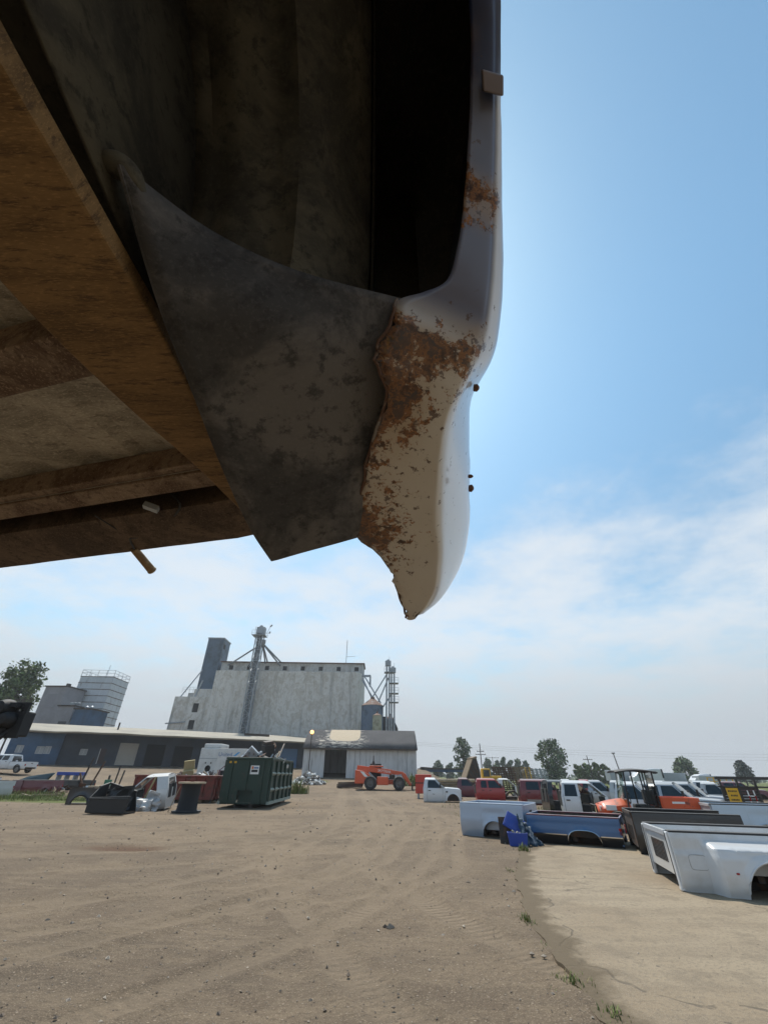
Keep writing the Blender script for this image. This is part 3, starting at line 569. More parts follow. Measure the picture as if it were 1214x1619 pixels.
# bucket leg: lattice tower with a dark cladding run down the elevator's face and spouts fanning out
def lattice(mb, p0, p1, w, n, leg=.14, br=.07):
    p0, p1 = Vector(p0), Vector(p1)
    for i in (-1, 1):
        for j in (-1, 1): mb.bar(p0 + Vector((i * w, j * w, 0)), p1 + Vector((i * w, j * w, 0)), leg)
    for k in range(n):
        a, b_ = p0.lerp(p1, k / n), p0.lerp(p1, (k + 1) / n); s = 1 if k % 2 else -1
        for j in (-1, 1):
            mb.bar(a + Vector((-s * w, j * w, 0)), b_ + Vector((s * w, j * w, 0)), br); mb.bar(a + Vector((-w, j * w, 0)), a + Vector((w, j * w, 0)), br)
            mb.bar(a + Vector((j * w, -s * w, 0)), b_ + Vector((j * w, s * w, 0)), br)
LY = 107.2; lb, lt = at(378, 1150, LY), at(412, 1003, LY)
leg = thing('elevator_leg', 'tall steel bucket leg tower rising in front of the grain elevator', 'tower', (lt.x, LY, 2.3)); LT = lt.z - 2.3
b = MB(); lattice(b, (0, 0, 0), (0, 0, LT), .85, 22, .2, .1); b.build('lattice', M_['galv'], leg)
b = MB(); b.box(-.62, -.1, -.3, .3, 0, LT); b.box(.12, .62, -.3, .3, 0, LT); b.build('leg_casing', mat('dark_leg_casing', (.13, .15, .17), r=.6, metal=.3), leg)
b = MB(); b.box(-1.0, 1.1, -.8, .8, LT, LT + 1.7); b.lathe([(0, -.5), (.5, -.5), (.5, .5), (0, .5)], 16, (0, 0, LT + 1.75), 'y'); b.build('leg_head', M_['galv'], leg, bevel=.04)
b = MB(); b.box(-1.9, 1.5, -1.4, 1.4, LT - .5, LT - .4)
for x in (-1.9, -.8, .4, 1.5):
    b.bar((x, -1.4, LT - .4), (x, -1.4, LT + .7), .06); b.bar((x, 1.4, LT - .4), (x, 1.4, LT + .7), .06)
for z in (.1, .7):
    for y in (-1.4, 1.4): b.bar((-1.9, y, LT + z), (1.5, y, LT + z), .06)
b.bar((1.5, 0, LT), (2.3, 0, LT + 2.2), .08); b.bar((2.3, -.2, LT + 2), (2.5, .2, LT + 2.5), .35); b.bar((2.2, 0, LT + .2), (2.4, 0, LT + .7), .3); b.bar((-1.5, 0, LT + .7), (-1.5, 0, LT + 2), .1); b.build('platform', M_['galv'], leg)
b = MB(); gh = GH + ezb - 2.3
for px, dy in ((352, 4), (388, 3.4), (398, 6), (417, 5), (423, 7), (442, 4), (452, 6)):
    q = at(px, 1056, LY + dy); b.tube([(.9, 0, LT - 2.3), (q.x - lt.x, dy + 2.2, gh - 1.0)], .2, 6)
b.lathe([(.3, -.9), (.75, 0), (.75, .8)], 10, (.9, 0, LT - 2.3)); b.build('spout', mat('grey_spout', (.2, .22, .24), r=.5, metal=.4), leg)
ant = thing('antenna_mast', 'thin white antenna mast on the grain elevator roof', 'antenna', (at(547, 1050, 114).x, 114, GH + ezb)); b = MB(); ah = at(547, 1012, 114).z - GH - ezb
b.tube([(0, 0, .2), (0, 0, ah)], .07, 6); b.tube([(0, 0, ah * .32), (2.3, 0, ah * .34)], .05, 5)
for k in range(5): b.tube([(-.3, 0, ah * (.5 + k * .1)), (.3, 0, ah * (.5 + k * .1))], .03, 4)
b.build('mast', M_['galv'], ant)

# steel silo, cream tank, twin bucket legs and the dark shed right of the elevator
def silo(name, label, px0, px1, ptop, peak, Yd, wall, roof, ribs=26):
    a, b_ = at(px0, 1150, Yd), at(px1, 1150, Yd); rad = (b_.x - a.x) / 2; x = (a.x + b_.x) / 2; g = gz(x, Yd) - .3; zt = at((px0 + px1) / 2, ptop, Yd).z - g; zp = at((px0 + px1) / 2, peak, Yd).z - g
    o = thing(name, label, 'silo', (x, Yd, g)); MB().lathe([(rad, 0), (rad, zt)], 40).build('wall', wall, o); s = MB()
    for k in range(ribs):
        t = k * 6.2832 / ribs; s.bar((rad * math.cos(t), rad * math.sin(t), 0), (rad * math.cos(t), rad * math.sin(t), zt), .12)
    s.build('stiffeners', wall, o); MB().lathe([(rad + .15, zt - .1), (rad * .2, zp), (rad * .2, zp + .3), (0, zp + .35)], 40).build('roof', roof, o); return o
corr = mat('blue_grey_corrugated_steel', (.15, .2, .27), r=.5, metal=.3, var=.15, vs=.5, c2=(.1, .13, .17), s2=.5, t2=.55, w2=.1, waves=('Z', 2.4, .03)); rustroof = mat('rusty_silo_roof', (.17, .09, .06), r=.8, c2=(.26, .25, .24), s2=1, t2=.58)
silo('grain_bin', 'blue grey corrugated steel grain bin with rusty cone roof beside the elevator', 571, 605, 1116, 1105, 101, corr, rustroof)
silo('cream_tank', 'small cream cylindrical tank in front of the steel grain bin', 589, 603, 1131, 1128, 95, mat('cream_tank_paint', (.36, .36, .27), r=.7, c2=(.22, .22, .15), s2=.8, t2=.55), rustroof, 10)
silo('dark_bin', 'dark round bin with rusty roof behind the twin steel legs', 611, 622, 1136, 1131, 108, mat('dark_bin_steel', (.05, .05, .055), r=.6), rustroof, 12)
for px, ptop, lbl, pf in ((613.5, 1053, 'left one of the twin grey bucket legs right of the elevator', (1060,)), (621, 1064, 'right one of the twin grey bucket legs, with three railed platforms', (1077, 1093, 1107))):
    p = at(px, ptop, 103); g = gz(p.x, 103) - .2; o = thing('bucket_leg', lbl, 'tower', (p.x, 103, g), 0, 'twin bucket legs'); h = p.z - g; b = MB(); b.box(-.5, -.12, -.25, .25, 0, h); b.box(.12, .5, -.25, .25, 0, h); b.build('leg_casing', M_['galv'], o)
    b = MB(); b.box(-.7, .7, -.5, .5, h, h + 1.1); b.lathe([(0, -.3), (.35, -.3), (.35, .3), (0, .3)], 12, (0, 0, h + 1.1), 'y'); b.build('leg_head', M_['galv'], o)
    for q in pf:
        z = at(px, q, 103).z - g; b = MB(); b.box(-.9, 1.3, -1, 1, z - .6, z - .5)
        for x in (-.9, .2, 1.3): b.bar((x, -1, z - .5), (x, -1, z + .6), .06)
        b.bar((-.9, -1, z + .6), (1.3, -1, z + .6), .06); b.bar((-.9, -1, z + .05), (1.3, -1, z + .05), .06); b.build('platform', M_['galv'], o)
    b = MB(); b.tube([(.3, 0, h - .6), (.3, -.2, h + 2.2)], .04, 5); b.build('mast', M_['galv'], o)
spg = thing('spout_run', 'steel spouts slanting between the elevator and the grain bin', 'spouts', (at(575, 1150, 104).x, 104, gz(-3, 104)))
b = MB(); o_ = spg.location
for (x0, y0, x1, y1) in ((574, 1066, 602, 1112), (573, 1072, 598, 1126), (614, 1062, 588, 1104), (614, 1072, 596, 1115), (572, 1075, 592, 1108), (619, 1098, 604, 1120)): b.tube([at(x0, y0, 103.5) - o_, at(x1, y1, 102.5) - o_], .16, 6)
b.bar(at(572, 1069, 104) - o_, at(586, 1069, 104) - o_, .45); b.bar(at(585.5, 1069, 104) - o_, at(585, 1086, 104) - o_, .4); b.tube([at(597, 1120, 102.5) - o_, (at(597, 1120, 102.5).x - o_.x, -1.5, 0)], .14, 6); b.build('spout', M_['galv'], spg)
sx = at(604, 1150, 112).x; shed = thing('dark_shed', 'dark gabled shed end showing behind the twin steel legs', 'shed', (sx, 112, gz(sx, 112)))
za = at(610, 1139, 112).z - gz(sx, 112); zb_ = at(629, 1152, 112).z - gz(sx, 112); w = at(629, 1150, 112).x - sx
MB().prism([(0, 0), (w, 0), (w, zb_), (w * .75, za + .1), (w * .35, za + .8), (0, za + .8)], 0, 8, 'y').build('wall', mat('dark_shed_wall', (.035, .033, .035), r=.9), shed, bevel=.05)

# panelled bin tower and grey mill houses at the far left
TW, TD = 8.2, 8.2; panel = mat('white_steel_panel', (.5, .53, .56), r=.6, metal=.1, var=.16, vs=.4, c2=(.3, .28, .26), s2=.7, t2=.62, w2=.06, sx=(1, 1, .3))
tg = gz(-67, 110); tower = thing('panel_bin', 'white panelled square bin tower with rusty bands and roof railing', 'tower', (at(167, 1108, 113).x, 113, tg), R(3)); tp = at(172, 1070, 113).z - tg
MB().box(-TW, 0, 0, TD, 0, tp).build('wall', panel, tower)
nb = 12; bandm = mat('rusty_grey_band', (.16, .13, .11), r=.8, c2=(.3, .3, .3), s2=1, t2=.55, w2=.1)
for k in range(nb):
    z = tp - .1 - k * (tp - 1.5) / nb; f = MB(); f.box(-TW - .1, .1, -.1, -.003, z - .08, z + .08); f.box(.003, .1, -.001, TD + .1, z - .08, z + .08); f.build('band', bandm, tower)
    if k < 8:
        for i in range(4):
            z1 = z - (tp - 1.5) / nb + .09
            for q in (0, 1):
                f = MB()
                if q == 0: f.box(-TW + TW * i / 4 + .04, -TW + TW * (i + 1) / 4 - .04, -.05, -.004, z1, z - .09)
                else: f.box(.004, .05, TD * i / 4 + .04, TD * (i + 1) / 4 - .04, z1, z - .09)
                f.build('panel', panel, tower, bevel=.02)
f = MB()
for s in range(5):
    for (x, y) in ((-TW * s / 4, 0), (0, TD * s / 4), (-TW, TD * s / 4), (-TW * s / 4, TD)): f.bar((x, y, tp), (x, y, tp + 1.5), .08)
for z in (.8, 1.5):
    f.bar((0, 0, tp + z), (-TW, 0, tp + z), .07); f.bar((0, 0, tp + z), (0, TD, tp + z), .07); f.bar((-TW, 0, tp + z), (-TW, TD, tp + z), .07); f.bar((0, TD, tp + z), (-TW, TD, tp + z), .07)
f.bar((-TW * .5, TD * .5, tp), (-TW * .5, TD * .5, tp + 3.6), .09); f.build('railing', M_['galv'], tower)
mill = mat('grey_mill_cladding', (.27, .27, .29), r=.85, var=.12, vs=.4, c2=(.19, .19, .2), s2=.3, t2=.55, w2=.2)
def mass(name, label, px0, px1, ptop, Yd, depth, rz, mt, roof=True, extra=None):
    p0, p1 = at(px0, 1140, Yd), at(px1, 1140, Yd); g = gz(p0.x, Yd) - .3; h = at((px0 + px1) / 2, ptop, Yd).z - g; w = (p1.x - p0.x); o = thing(name, label, 'building', (p0.x, Yd, g), rz)
    MB().box(0, w, 0, depth, 0, h).build('wall', mt, o); MB().box(-.25, w + .25, -.25, depth + .25, h + .003, h + .25).build('roof', M_['darksteel'], o)
    if extra: extra(o, w, h)
    return o
def mx(o, w, h):
    MB().box(w * .25, w * .72, -.06, -.003, h - 4.6, h - 1.6).build('hatch', mat('grey_hatch', (.22, .22, .24), r=.8), o); MB().box(w * .6, w * .7, 2, 3, h + .26, h + 1.1).build('roof_vent', M_['darksteel'], o)
mass('mill_house', 'tall grey mill house with flat roof left of the bin tower', 50, 87, 1086, 106, 6.5, R(-3), mill, extra=mx)
def mx2(o, w, h):
    MB().box(w * .35, w * .85, -.05, -.003, h - 6, h - 3).build('hatch', mat('dark_grille', (.08, .08, .085), r=.8), o)
    for k in range(3): MB().lathe([(.35, 0), (.35, .5), (.5, .5), (.5, .8), (0, .9)], 12, (w * (.25 + .22 * k), 2.5, h + .25)).build('roof_vent', M_['galv'], o)
mass('mill_annex', 'lower grey mill annex with dark grille in front of the tall mill house', 84, 110, 1117, 101, 5, R(-2), mill, extra=mx2)
mass('blue_annex', 'bright blue flat roofed annex between mill house and bin tower', 112, 139, 1122, 99, 6, R(-2), warehouse, extra=lambda o, w, h: [MB().lathe([(.4, 0), (.4, .5), (0, .8)], 12, (w * (.3 + .3 * k), 2, h + .25)).build('roof_vent', M_['galv'], o) for k in range(2)])
# ------------------------------------------------------------------ the raised truck bed overhead, and the forks that carry it
SB = .65
def pz(px, py, z):
    d = ray(px, py); t = z * SB / d.z; return Vector((d.x * t, d.y * t, EYE + z * SB))
def py_(px, py, yy):
    d = ray(px, py); t = yy * SB / d.y; return Vector((d.x * t, d.y * t, EYE + d.z * t))
def U(x, y, z): return Vector((x * SB, y * SB, EYE + z * SB))
def cr1(P, n):
    P = [P[0] * 2 - P[1]] + list(P) + [P[-1] * 2 - P[-2]]; o = []
    for i in range(1, len(P) - 2):
        a, b, c, d = P[i - 1:i + 3]
        for k in range(n):
            s = k / n; o.append(.5 * ((2 * b) + (c - a) * s + (2 * a - 5 * b + 4 * c - d) * s * s + (3 * b - a - 3 * c + d) * s ** 3))
    o.append(P[-2]); return o
def crsurf(rows, nu, nv):
    rows = [cr1(r, nv) for r in rows]
    cols = [cr1([r[k] for r in rows], nu) for k in range(len(rows[0]))]
    return [[c[i] for c in cols] for i in range(len(cols[0]))]
def rustpaint():
    q, t, b = newmat('rusted_silver_bed_paint'); v = mapped(t)
    n1 = noise_n(t, v, 42, 12, .76, .25); n2 = noise_n(t, v, 55, 8, .7); n3 = noise_n(t, v, 6, 6, .6)
    ar = N(t, 'ShaderNodeAttribute', attribute_name='rust'); ab = N(t, 'ShaderNodeAttribute', attribute_name='navy')
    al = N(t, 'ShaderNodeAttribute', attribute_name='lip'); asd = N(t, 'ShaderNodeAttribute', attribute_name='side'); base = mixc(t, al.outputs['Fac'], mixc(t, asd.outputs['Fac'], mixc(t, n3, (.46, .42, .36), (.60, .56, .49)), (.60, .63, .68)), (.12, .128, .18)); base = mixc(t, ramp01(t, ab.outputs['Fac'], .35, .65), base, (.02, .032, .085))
    k = mth(t, 'ADD', ar.outputs['Fac'], mth(t, 'MULTIPLY', mth(t, 'SUBTRACT', n1, .5), 2.6))
    stain = ramp01(t, mth(t, 'ADD', ar.outputs['Fac'], mth(t, 'MULTIPLY', mth(t, 'SUBTRACT', n3, .5), 1.2)), .25, .9)
    c = mixc(t, mth(t, 'MULTIPLY', stain, .75), base, (.30, .195, .095))
    c = mixc(t, ramp01(t, k, .56, .64), c, mixc(t, ramp01(t, n2, .36, .64), (.045, .021, .012), (.36, .155, .05)))
    c = mixc(t, ramp01(t, mth(t, 'ADD', k, mth(t, 'MULTIPLY', mth(t, 'SUBTRACT', n2, .5), 1.2)), .86, .98), c, (.05, .04, .037))
    fleck = ramp01(t, mth(t, 'ADD', n2, mth(t, 'MULTIPLY', ar.outputs['Fac'], .16)), .645, .675); c = mixc(t, mth(t, 'MULTIPLY', fleck, .9), c, (.08, .045, .03))
    t.links.new(c, b.inputs['Base Color']); rr = mth(t, 'ADD', mth(t, 'MULTIPLY', ramp01(t, k, .5, .66), .5), .34); t.links.new(rr, b.inputs['Roughness'])
    b.inputs['Metallic'].default_value = 0; b.inputs['Specular IOR Level'].default_value = .5; b.inputs['Coat Roughness'].default_value = .12; t.links.new(mth(t, 'MULTIPLY', mth(t, 'SUBTRACT', 1., al.outputs['Fac']), .7), b.inputs['Coat Weight'])
    h = mth(t, 'MULTIPLY', ramp01(t, k, .54, .7), mth(t, 'ADD', mth(t, 'MULTIPLY', n2, .004), .0012))
    h = mth(t, 'ADD', h, mth(t, 'MULTIPLY', n3, .004))
    bp = N(t, 'ShaderNodeBump'); bp.inputs['Strength'].default_value = .8; t.links.new(h, bp.inputs['Height']); t.links.new(bp.outputs[0], b.inputs['Normal'])
    return q
def grime(name, c1, c2, c3, s=4, sx=(1, 1, 1), bump=.006, r=.85, speck=.45):
    q, t, b = newmat(name); v = mapped(t, sx); a = noise_n(t, v, s, 9, .66, .5); d = noise_n(t, v, s * 7, 8, .7); e = noise_n(t, v, s * 30, 5, .7)
    c = mixc(t, ramp01(t, a, .40, .60), c1, c2); c = mixc(t, mth(t, 'MULTIPLY', ramp01(t, d, .50, .64), .75), c, c3); c = mixc(t, mth(t, 'MULTIPLY', ramp01(t, e, .52, .64), speck), c, [k * 1.9 for k in c2])
    t.links.new(c, b.inputs['Base Color']); b.inputs['Roughness'].default_value = r; b.inputs['Specular IOR Level'].default_value = .25
    h = mth(t, 'ADD', mth(t, 'MULTIPLY', d, bump), mth(t, 'MULTIPLY', e, bump * .3)); bp = N(t, 'ShaderNodeBump'); bp.inputs['Strength'].default_value = .8
    t.links.new(h, bp.inputs['Height']); t.links.new(bp.outputs[0], b.inputs['Normal']); return q
MB_floor = grime('bed_underside', (.27, .235, .18), (.42, .37, .29), (.17, .14, .11), 5, (1, 3, 1))
MB_sill = grime('rusty_cross_sill', (.10, .062, .04), (.22, .16, .11), (.06, .035, .024), 8, (1, 1, 1), .004)
MB_house = grime('undercoated_wheelhouse', (.05, .046, .037), (.105, .094, .068), (.032, .03, .025), 6, (1, 1, 1), .012, speck=.12)
MB_black = grime('black_cavity_shade', (.016, .015, .013), (.028, .025, .02), (.01, .01, .01), 4)  # cavity shade put into the colour, blackens the hidden box walls
MB_flap = grime('dark_liner_plate', (.058, .057, .058), (.14, .132, .127), (.036, .036, .037), 6, (1, 1, 1), .003, speck=.10)
MB_fork = grime('rusty_fork', (.125, .073, .03), (.21, .125, .052), (.065, .038, .02), 7, (.6, 3.6, 1), .003, .75)
bed = thing('truck_bed', 'rusted silver pickup bed raised overhead on fork tines, seen from below', 'truck bed', (0, 0, 0))

# outer side: wheel arch lip, then the rusted lower corner behind the wheel, curving under to the hem
ST = [  # inner edge, turn, silhouette (pixel x, pixel y, height), rust inner / turn / outer, navy
    ((738, -60, 1.42), (782, -60, 1.42), (792, -60, 1.43), (.0, 0, 0), 1),
    ((744, 60, 1.33), (783, 60, 1.33), (792, 60, 1.34), (.25, 0, 0), 1),
    ((743, 150, 1.25), (782, 152, 1.25), (792, 158, 1.26), (.2, 0, 0), .3),
    ((740, 240, 1.15), (781, 250, 1.15), (793, 258, 1.16), (.25, .05, 0), 0),
    ((735, 300, 1.07), (779, 320, 1.07), (794, 330, 1.085), (.72, .66, 0), 0),
    ((724, 385, .96), (776, 408, .965), (795, 418, .985), (.1, .0, 0), 0),
    ((708, 440, .895), (772, 462, .90), (794, 472, .93), (.0, .1, 0), 0),
    ((672, 461, .865), (768, 498, .86), (790, 512, .895), (.05, .25, .0), 0),
    ((628, 476, .835), (762, 528, .825), (784, 546, .865), (.15, .5, .05), 0),
    ((622, 512, .79), (752, 560, .785), (774, 576, .83), (.9, .62, .1), 0),
    ((598, 550, .75), (738, 592, .75), (757, 606, .80), (.92, .55, .12), 0),
    ((600, 586, .715), (724, 622, .72), (745, 632, .775), (.92, .45, .2), 0),
    ((612, 636, .69), (709, 662, .69), (742, 676, .755), (.85, .36, .1), 0),
    ((588, 708, .655), (699, 718, .655), (742, 734, .72), (.62, .26, .1), 0),
    ((572, 778, .62), (694, 778, .62), (742, 786, .68), (.6, .22, .0), 0),
    ((557, 838, .585), (694, 836, .588), (740, 838, .64), (.95, .22, .0), 0),
    ((604, 882, .55), (695, 888, .546), (730, 888, .585), (.6, .1, .0), 0),
    ((628, 932, .50), (690, 928, .50), (714, 922, .535), (.35, .1, .0), 0),
    ((640, 964, .462), (676, 955, .47), (697, 946, .50), (.3, .1, .05), 0),
    ((645, 981, .44), (658, 974, .445), (672, 966, .462), (.5, .2, .1), 0)]
rows, RU, NV = [], [], []
for _i, (a, b, c, ru, nv) in enumerate(ST):
    p, q, s = pz(*a), pz(*b), pz(c[0], c[1], c[2] + (.085 * sstep(8, 11, _i) * (1 - .8 * sstep(15, 19, _i))))
    topx = .262 * SB; k = sstep(.2, .75, s.y / SB)
    u1 = Vector((s.x + .004, s.y + .03 * k, s.z + .05)); u2 = Vector((s.x * .4 + topx * .6, s.y + .02 * k, max(s.z + .16, EYE + 1.0 * SB)))
    u3 = Vector((topx * .97, s.y, EYE + 1.76 * SB)); rows.append([p, p.lerp(q, .5) + Vector((0, 0, -.004)), p.lerp(q, .88) + Vector((0, 0, -.005)), q, q.lerp(s, .22) + Vector((.004, 0, 0)), s, u1, u2, u3]); RU.append([ru[0], (ru[0] + ru[1]) / 2, ru[1], ru[1], ru[1] * .7, ru[2], 0, 0, 0]); NV.append([nv] * 9)
NU, NVv = 7, 4
surf = crsurf(rows, NU, NVv)
lin = lambda T: crsurf([[Vector((x, 0, 0)) for x in r] for r in T], NU, NVv)
RUs, NVs = lin(RU), lin(NV)
rb = random.Random(3)
for i, r in enumerate(surf):            # hammered, dented sheet and a torn hem
    for k, p in enumerate(r):
        n = noise.noise(p * 14) * .0035 + noise.noise(p * 40) * .0012
        if k == 0 and i > 8 * NU: p += Vector((noise.noise((i * .9, 0, 7)) * .008, 0, noise.noise((i * .7, 0, 0)) * .007))
        r[k] = p + Vector((n * .6, 0, n))
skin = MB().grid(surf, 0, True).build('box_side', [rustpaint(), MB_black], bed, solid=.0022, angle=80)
skin.modifiers[0].material_offset = 1; skin.modifiers[0].offset = -1
_f = skin.data.polygons[10 * NU * 8 * NVv + 3]
if _f.normal.z > 0: skin.data.flip_normals()
skin['label'] = 'rusted lower rear corner and wheel arch of the raised bed'
LPs = lin([[1 if i < 8 else (.55 if i == 8 else 0)] * 4 + [0] * 5 for i in range(len(ST))])  # arch lip: undercoat grime and shade under the bed put into the colour
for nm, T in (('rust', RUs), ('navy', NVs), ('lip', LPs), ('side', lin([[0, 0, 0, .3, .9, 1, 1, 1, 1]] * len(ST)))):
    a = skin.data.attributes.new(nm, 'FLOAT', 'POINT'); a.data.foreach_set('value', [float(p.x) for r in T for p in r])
# rolled lip along the hem and the arch
lip = MB(); lip.tube([surf[i][0] + Vector((-.001, 0, .003)) for i in range(8 * NU, len(surf), 2)], .0026, 6, 0)
lip.build('hem_lip', mat('torn_rusty_edge', (.10, .05, .03), r=.8, c2=(.2, .18, .16), s2=30, t2=.55, bump=.002, bs=80), skin)
mold = MB(); a, b = pz(760, 112, 1.26), pz(794, 122, 1.26); c, d = pz(762, 147, 1.235), pz(794, 155, 1.235)
off = Vector((.0, -.004, -.008)); vs = [p + off for p in (a, b, d, c)]; up_ = Vector((0, .003, .012)); mold.add(vs + [p + up_ for p in vs], [(0, 1, 2, 3), (7, 6, 5, 4), (0, 4, 5, 1), (1, 5, 6, 2), (2, 6, 7, 3), (3, 7, 4, 0)])
mo = mold.build('molding_end', mat('dull_brown_molding', (.16, .13, .13), r=.4), bed, bevel=.002)
MB().bar(pz(763, 127, 1.245), pz(792, 136, 1.245), .004, .004).build('chrome_bead', M_['chrome'], mo)
for (x, y, z, r) in ((752, 613, .79, .006), (743, 753, .69, .0035), (744, 772, .68, .007)):
    p = pz(x, y, z); MB().lathe([(0, -.004), (r * .9, -.003), (r, .002), (r * .5, .005), (0, .006)], 8, p, 'x').build('rust_scab', M_['rust'], skin)
# wheelhouse: a half barrel over the wheel, closed on its inner side
WX0, WX1, WC, WR = -.47, -.045, (-.25, .86), .74
wh = MB(); rws = []
for i in range(33):
    a = R(-6) + R(192) * i / 32
    rws.append([U(WX0 + (WX1 - WX0) * k / 10, WC[0] + math.cos(a) * (WR + .012 * math.sin(k * 1.7) + .2 * max(0, (k - 5.5) / 4.5) ** 2), WC[1] + math.sin(a) * (WR + .012 * math.sin(k * 1.7) + .2 * max(0, (k - 5.5) / 4.5) ** 2) + .012 * noise.noise((i * .7, k * .8, 0))) for k in range(11)])
wh.grid(rws)
capv = [U(WX0, WC[0], WC[1])] + [r[0] for r in rws]; wh.add(capv, [(0, i, i + 1) for i in range(1, 33)])
whouse = wh.build('wheelhouse', MB_house, bed, solid=.004)
MB().bar(U(WX0 - .005, -1.0, .885), U(WX0 - .005, .42, .885), .014, .022).build('wheelhouse_flange', MB_house, whouse)
br = MB(); br.box(-.02 * SB, .25 * SB, -.3 * SB, .10 * SB, EYE + 1.55 * SB, EYE + 1.58 * SB); br.build('side_brace', MB_house, bed, bevel=.004)
# slanted liner plate behind the wheel
FL = [((190, 262, .83), (330, 366, .86), (470, 430, .85), (655, 478, .865)), ((250, 470, .705), (380, 480, .74), (510, 520, .77), (637, 560, .79)),
      ((300, 600, .665), (420, 610, .69), (530, 625, .71), (650, 640, .75)), ((350, 730, .605), (440, 730, .625), (540, 726, .65), (640, 720, .70)),
      ((395, 830, .548), (465, 822, .565), (540, 810, .585), (615, 800, .65)), ((430, 885, .51), (478, 871, .526), (530, 857, .546), (588, 841, .615))]
fl = crsurf([[pz(*p) for p in r] for r in FL], 6, 5)
flap = MB().grid(fl).build('liner_plate', MB_flap, bed, solid=.004, angle=80)
hm = MB(); hm.tube([r[0] for r in fl] + [p for p in fl[-1][1:]], .0035, 6); hm.build('liner_edge', MB_flap, flap)
kn = MB(); p0 = pz(150, 262, .86); kp = cr1([p0, pz(178, 258, .85), pz(205, 275, .84), pz(225, 308, .822)], 6); kn.tube(kp, [.005 + .008 * math.sin(math.pi * (i + 1) / (len(kp) + 1)) for i in range(len(kp))], 16); kn.build('pressed_corner', MB_house, flap)
# floor, cross sills and the rear sill: the bed stands askew on the forks
AX, BX = Vector((-.966, .26, 0)), Vector((.26, .966, 0))
def BP(a, b, z): q = AX * (a * SB) + BX * (b * SB); return Vector((q.x, q.y, EYE + z * SB))
def bedbox(mb, a0, a1, b0, b1, z0, z1):
    vs = [BP(a, b, z) for a in (a0, a1) for b in (b0, b1) for z in (z0, z1)]
    return mb.add(vs, [(0, 1, 3, 2), (4, 6, 7, 5), (0, 4, 5, 1), (2, 3, 7, 6), (0, 2, 6, 4), (1, 5, 7, 3)])
fm = MB(); rws = []
for i in range(60):                        # ribbed floor pan, ribs run lengthwise
    a = .60 + 2.35 * i / 59; z = .885 + (.016 if (i // 3) % 2 else 0); rws.append([BP(a, b, z) for b in (-2.2, 0, .5, 1.16)])
fm.grid(rws, 0, False).build('floor_panel', MB_floor, bed, solid=.004, soff=1)
bedbox(MB(), .22, .60, .58, 1.14, .885, .90).build('floor_corner', MB_floor, bed)
for b0, b1, zb in ((.335, .445, .78), (-.2, -.09, .78), (-.75, -.64, .78)):
    s = MB(); bedbox(s, .64, 2.9, b0, b1, zb, .884); s_ = s.build('cross_sill', MB_sill, bed, bevel=.004)
s = MB(); bedbox(s, .62, 2.9, .80, .83, .80, .884); bedbox(s, .62, 2.9, .83, .905, .788, .80); s.build('cross_sill', MB_sill, bed, bevel=.002)
s = MB(); rws = []
for i in range(24):
    a = .50 + 2.4 * i / 23; rise = .035 * sstep(.95, .5, a) + .004 * noise.noise((i * .6, 2, 0))
    rws.append([BP(a, 1.0, .885), BP(a, 1.005, .80 + rise * .4), BP(a, 1.08, .775 + rise), BP(a, 1.215, .775 + rise), BP(a, 1.235, .82), BP(a, 1.235, .94)])
s.grid(rws).build('rear_sill', grime('dark_rear_sill', (.06, .042, .03), (.12, .085, .06), (.03, .022, .018), 8), bed, solid=.003)
b = MB(); bedbox(b, .55, .86, .80, 1.1, .86, .878); b.build('sill_gusset', MB_sill, bed)
# patch of bare pale paint left on the middle sill
b = MB(); q = [BP(1.05, .372, .779), BP(1.42, .372, .779), BP(1.40, .43, .779), BP(1.10, .425, .779)]; b.add(q, [(0, 1, 2, 3)]).build('bare_paint_patch', grime('old_paint', (.30, .27, .21), (.4, .36, .29), (.16, .08, .04), 9), bed, solid=.0006)
tb = MB(); t0, t1 = pz(212, 868, .775), pz(240, 902, .735); tb.tube([t0, t0 * .3 + t1 * .7, t1], [.010, .0105, .0112], 14); tb.tube([t1, t1 + (t1 - t0) * .02], [.0122, .0118], 14); tb.build('drain_stub', grime('stained_stub', (.2, .13, .07), (.3, .22, .13), (.1, .07, .04), 30), bed)
wi = MB(); wi.tube(cr1([pz(270, 780, .85), pz(285, 800, .8), pz(262, 828, .79), pz(222, 848, .78), pz(206, 852, .775), pz(212, 868, .77)], 6), .0026, 6); wi.tube([pz(150, 815, .79), pz(205, 850, .78)], .0018, 5); wi.build('hanging_wire', M_['plastic'], bed)
b = MB(); b.bar(pz(228, 798, .79), pz(250, 806, .78), .016, .012); b.build('wire_clip', M_['galv'], bed)
# the rest of the box, out of sight from here
for nm, a0, a1, b0, b1, z0, z1 in (('box_side', 2.95, 3.0, -2.2, 1.2, .60, 1.75), ('front_wall', .7, 2.95, -2.24, -2.2, .8, 1.72), ('tailgate', .6, 2.9, 1.16, 1.20, .95, 1.75)):
    b = MB(); bedbox(b, a0, a1, b0, b1, z0, z1); b.build(nm, M_['silver'], bed, bevel=.006)
iw = MB(); rws = []
for i in range(41):
    y = -1.6 + 2.55 * i / 40; d = y - WC[0]; zl = WC[1] + math.sqrt(max(0, (WR + .16) ** 2 - d * d)) if abs(d) < WR + .16 else .88
    rws.append([U(-.045, y, zl), U(-.045, y, 1.75)])
iw.grid(rws, 0, False).build('inner_wall', MB_black, bed, solid=.004)
iw = MB(); rws = []
for i in range(25):
    y = -1.5 + 1.62 * i / 24; d = y - WC[0]; rws.append([U(.245, y, WC[1] + math.sqrt(.67 ** 2 - d * d) if abs(d) < .67 else .65), U(.25, y, 1.76)])
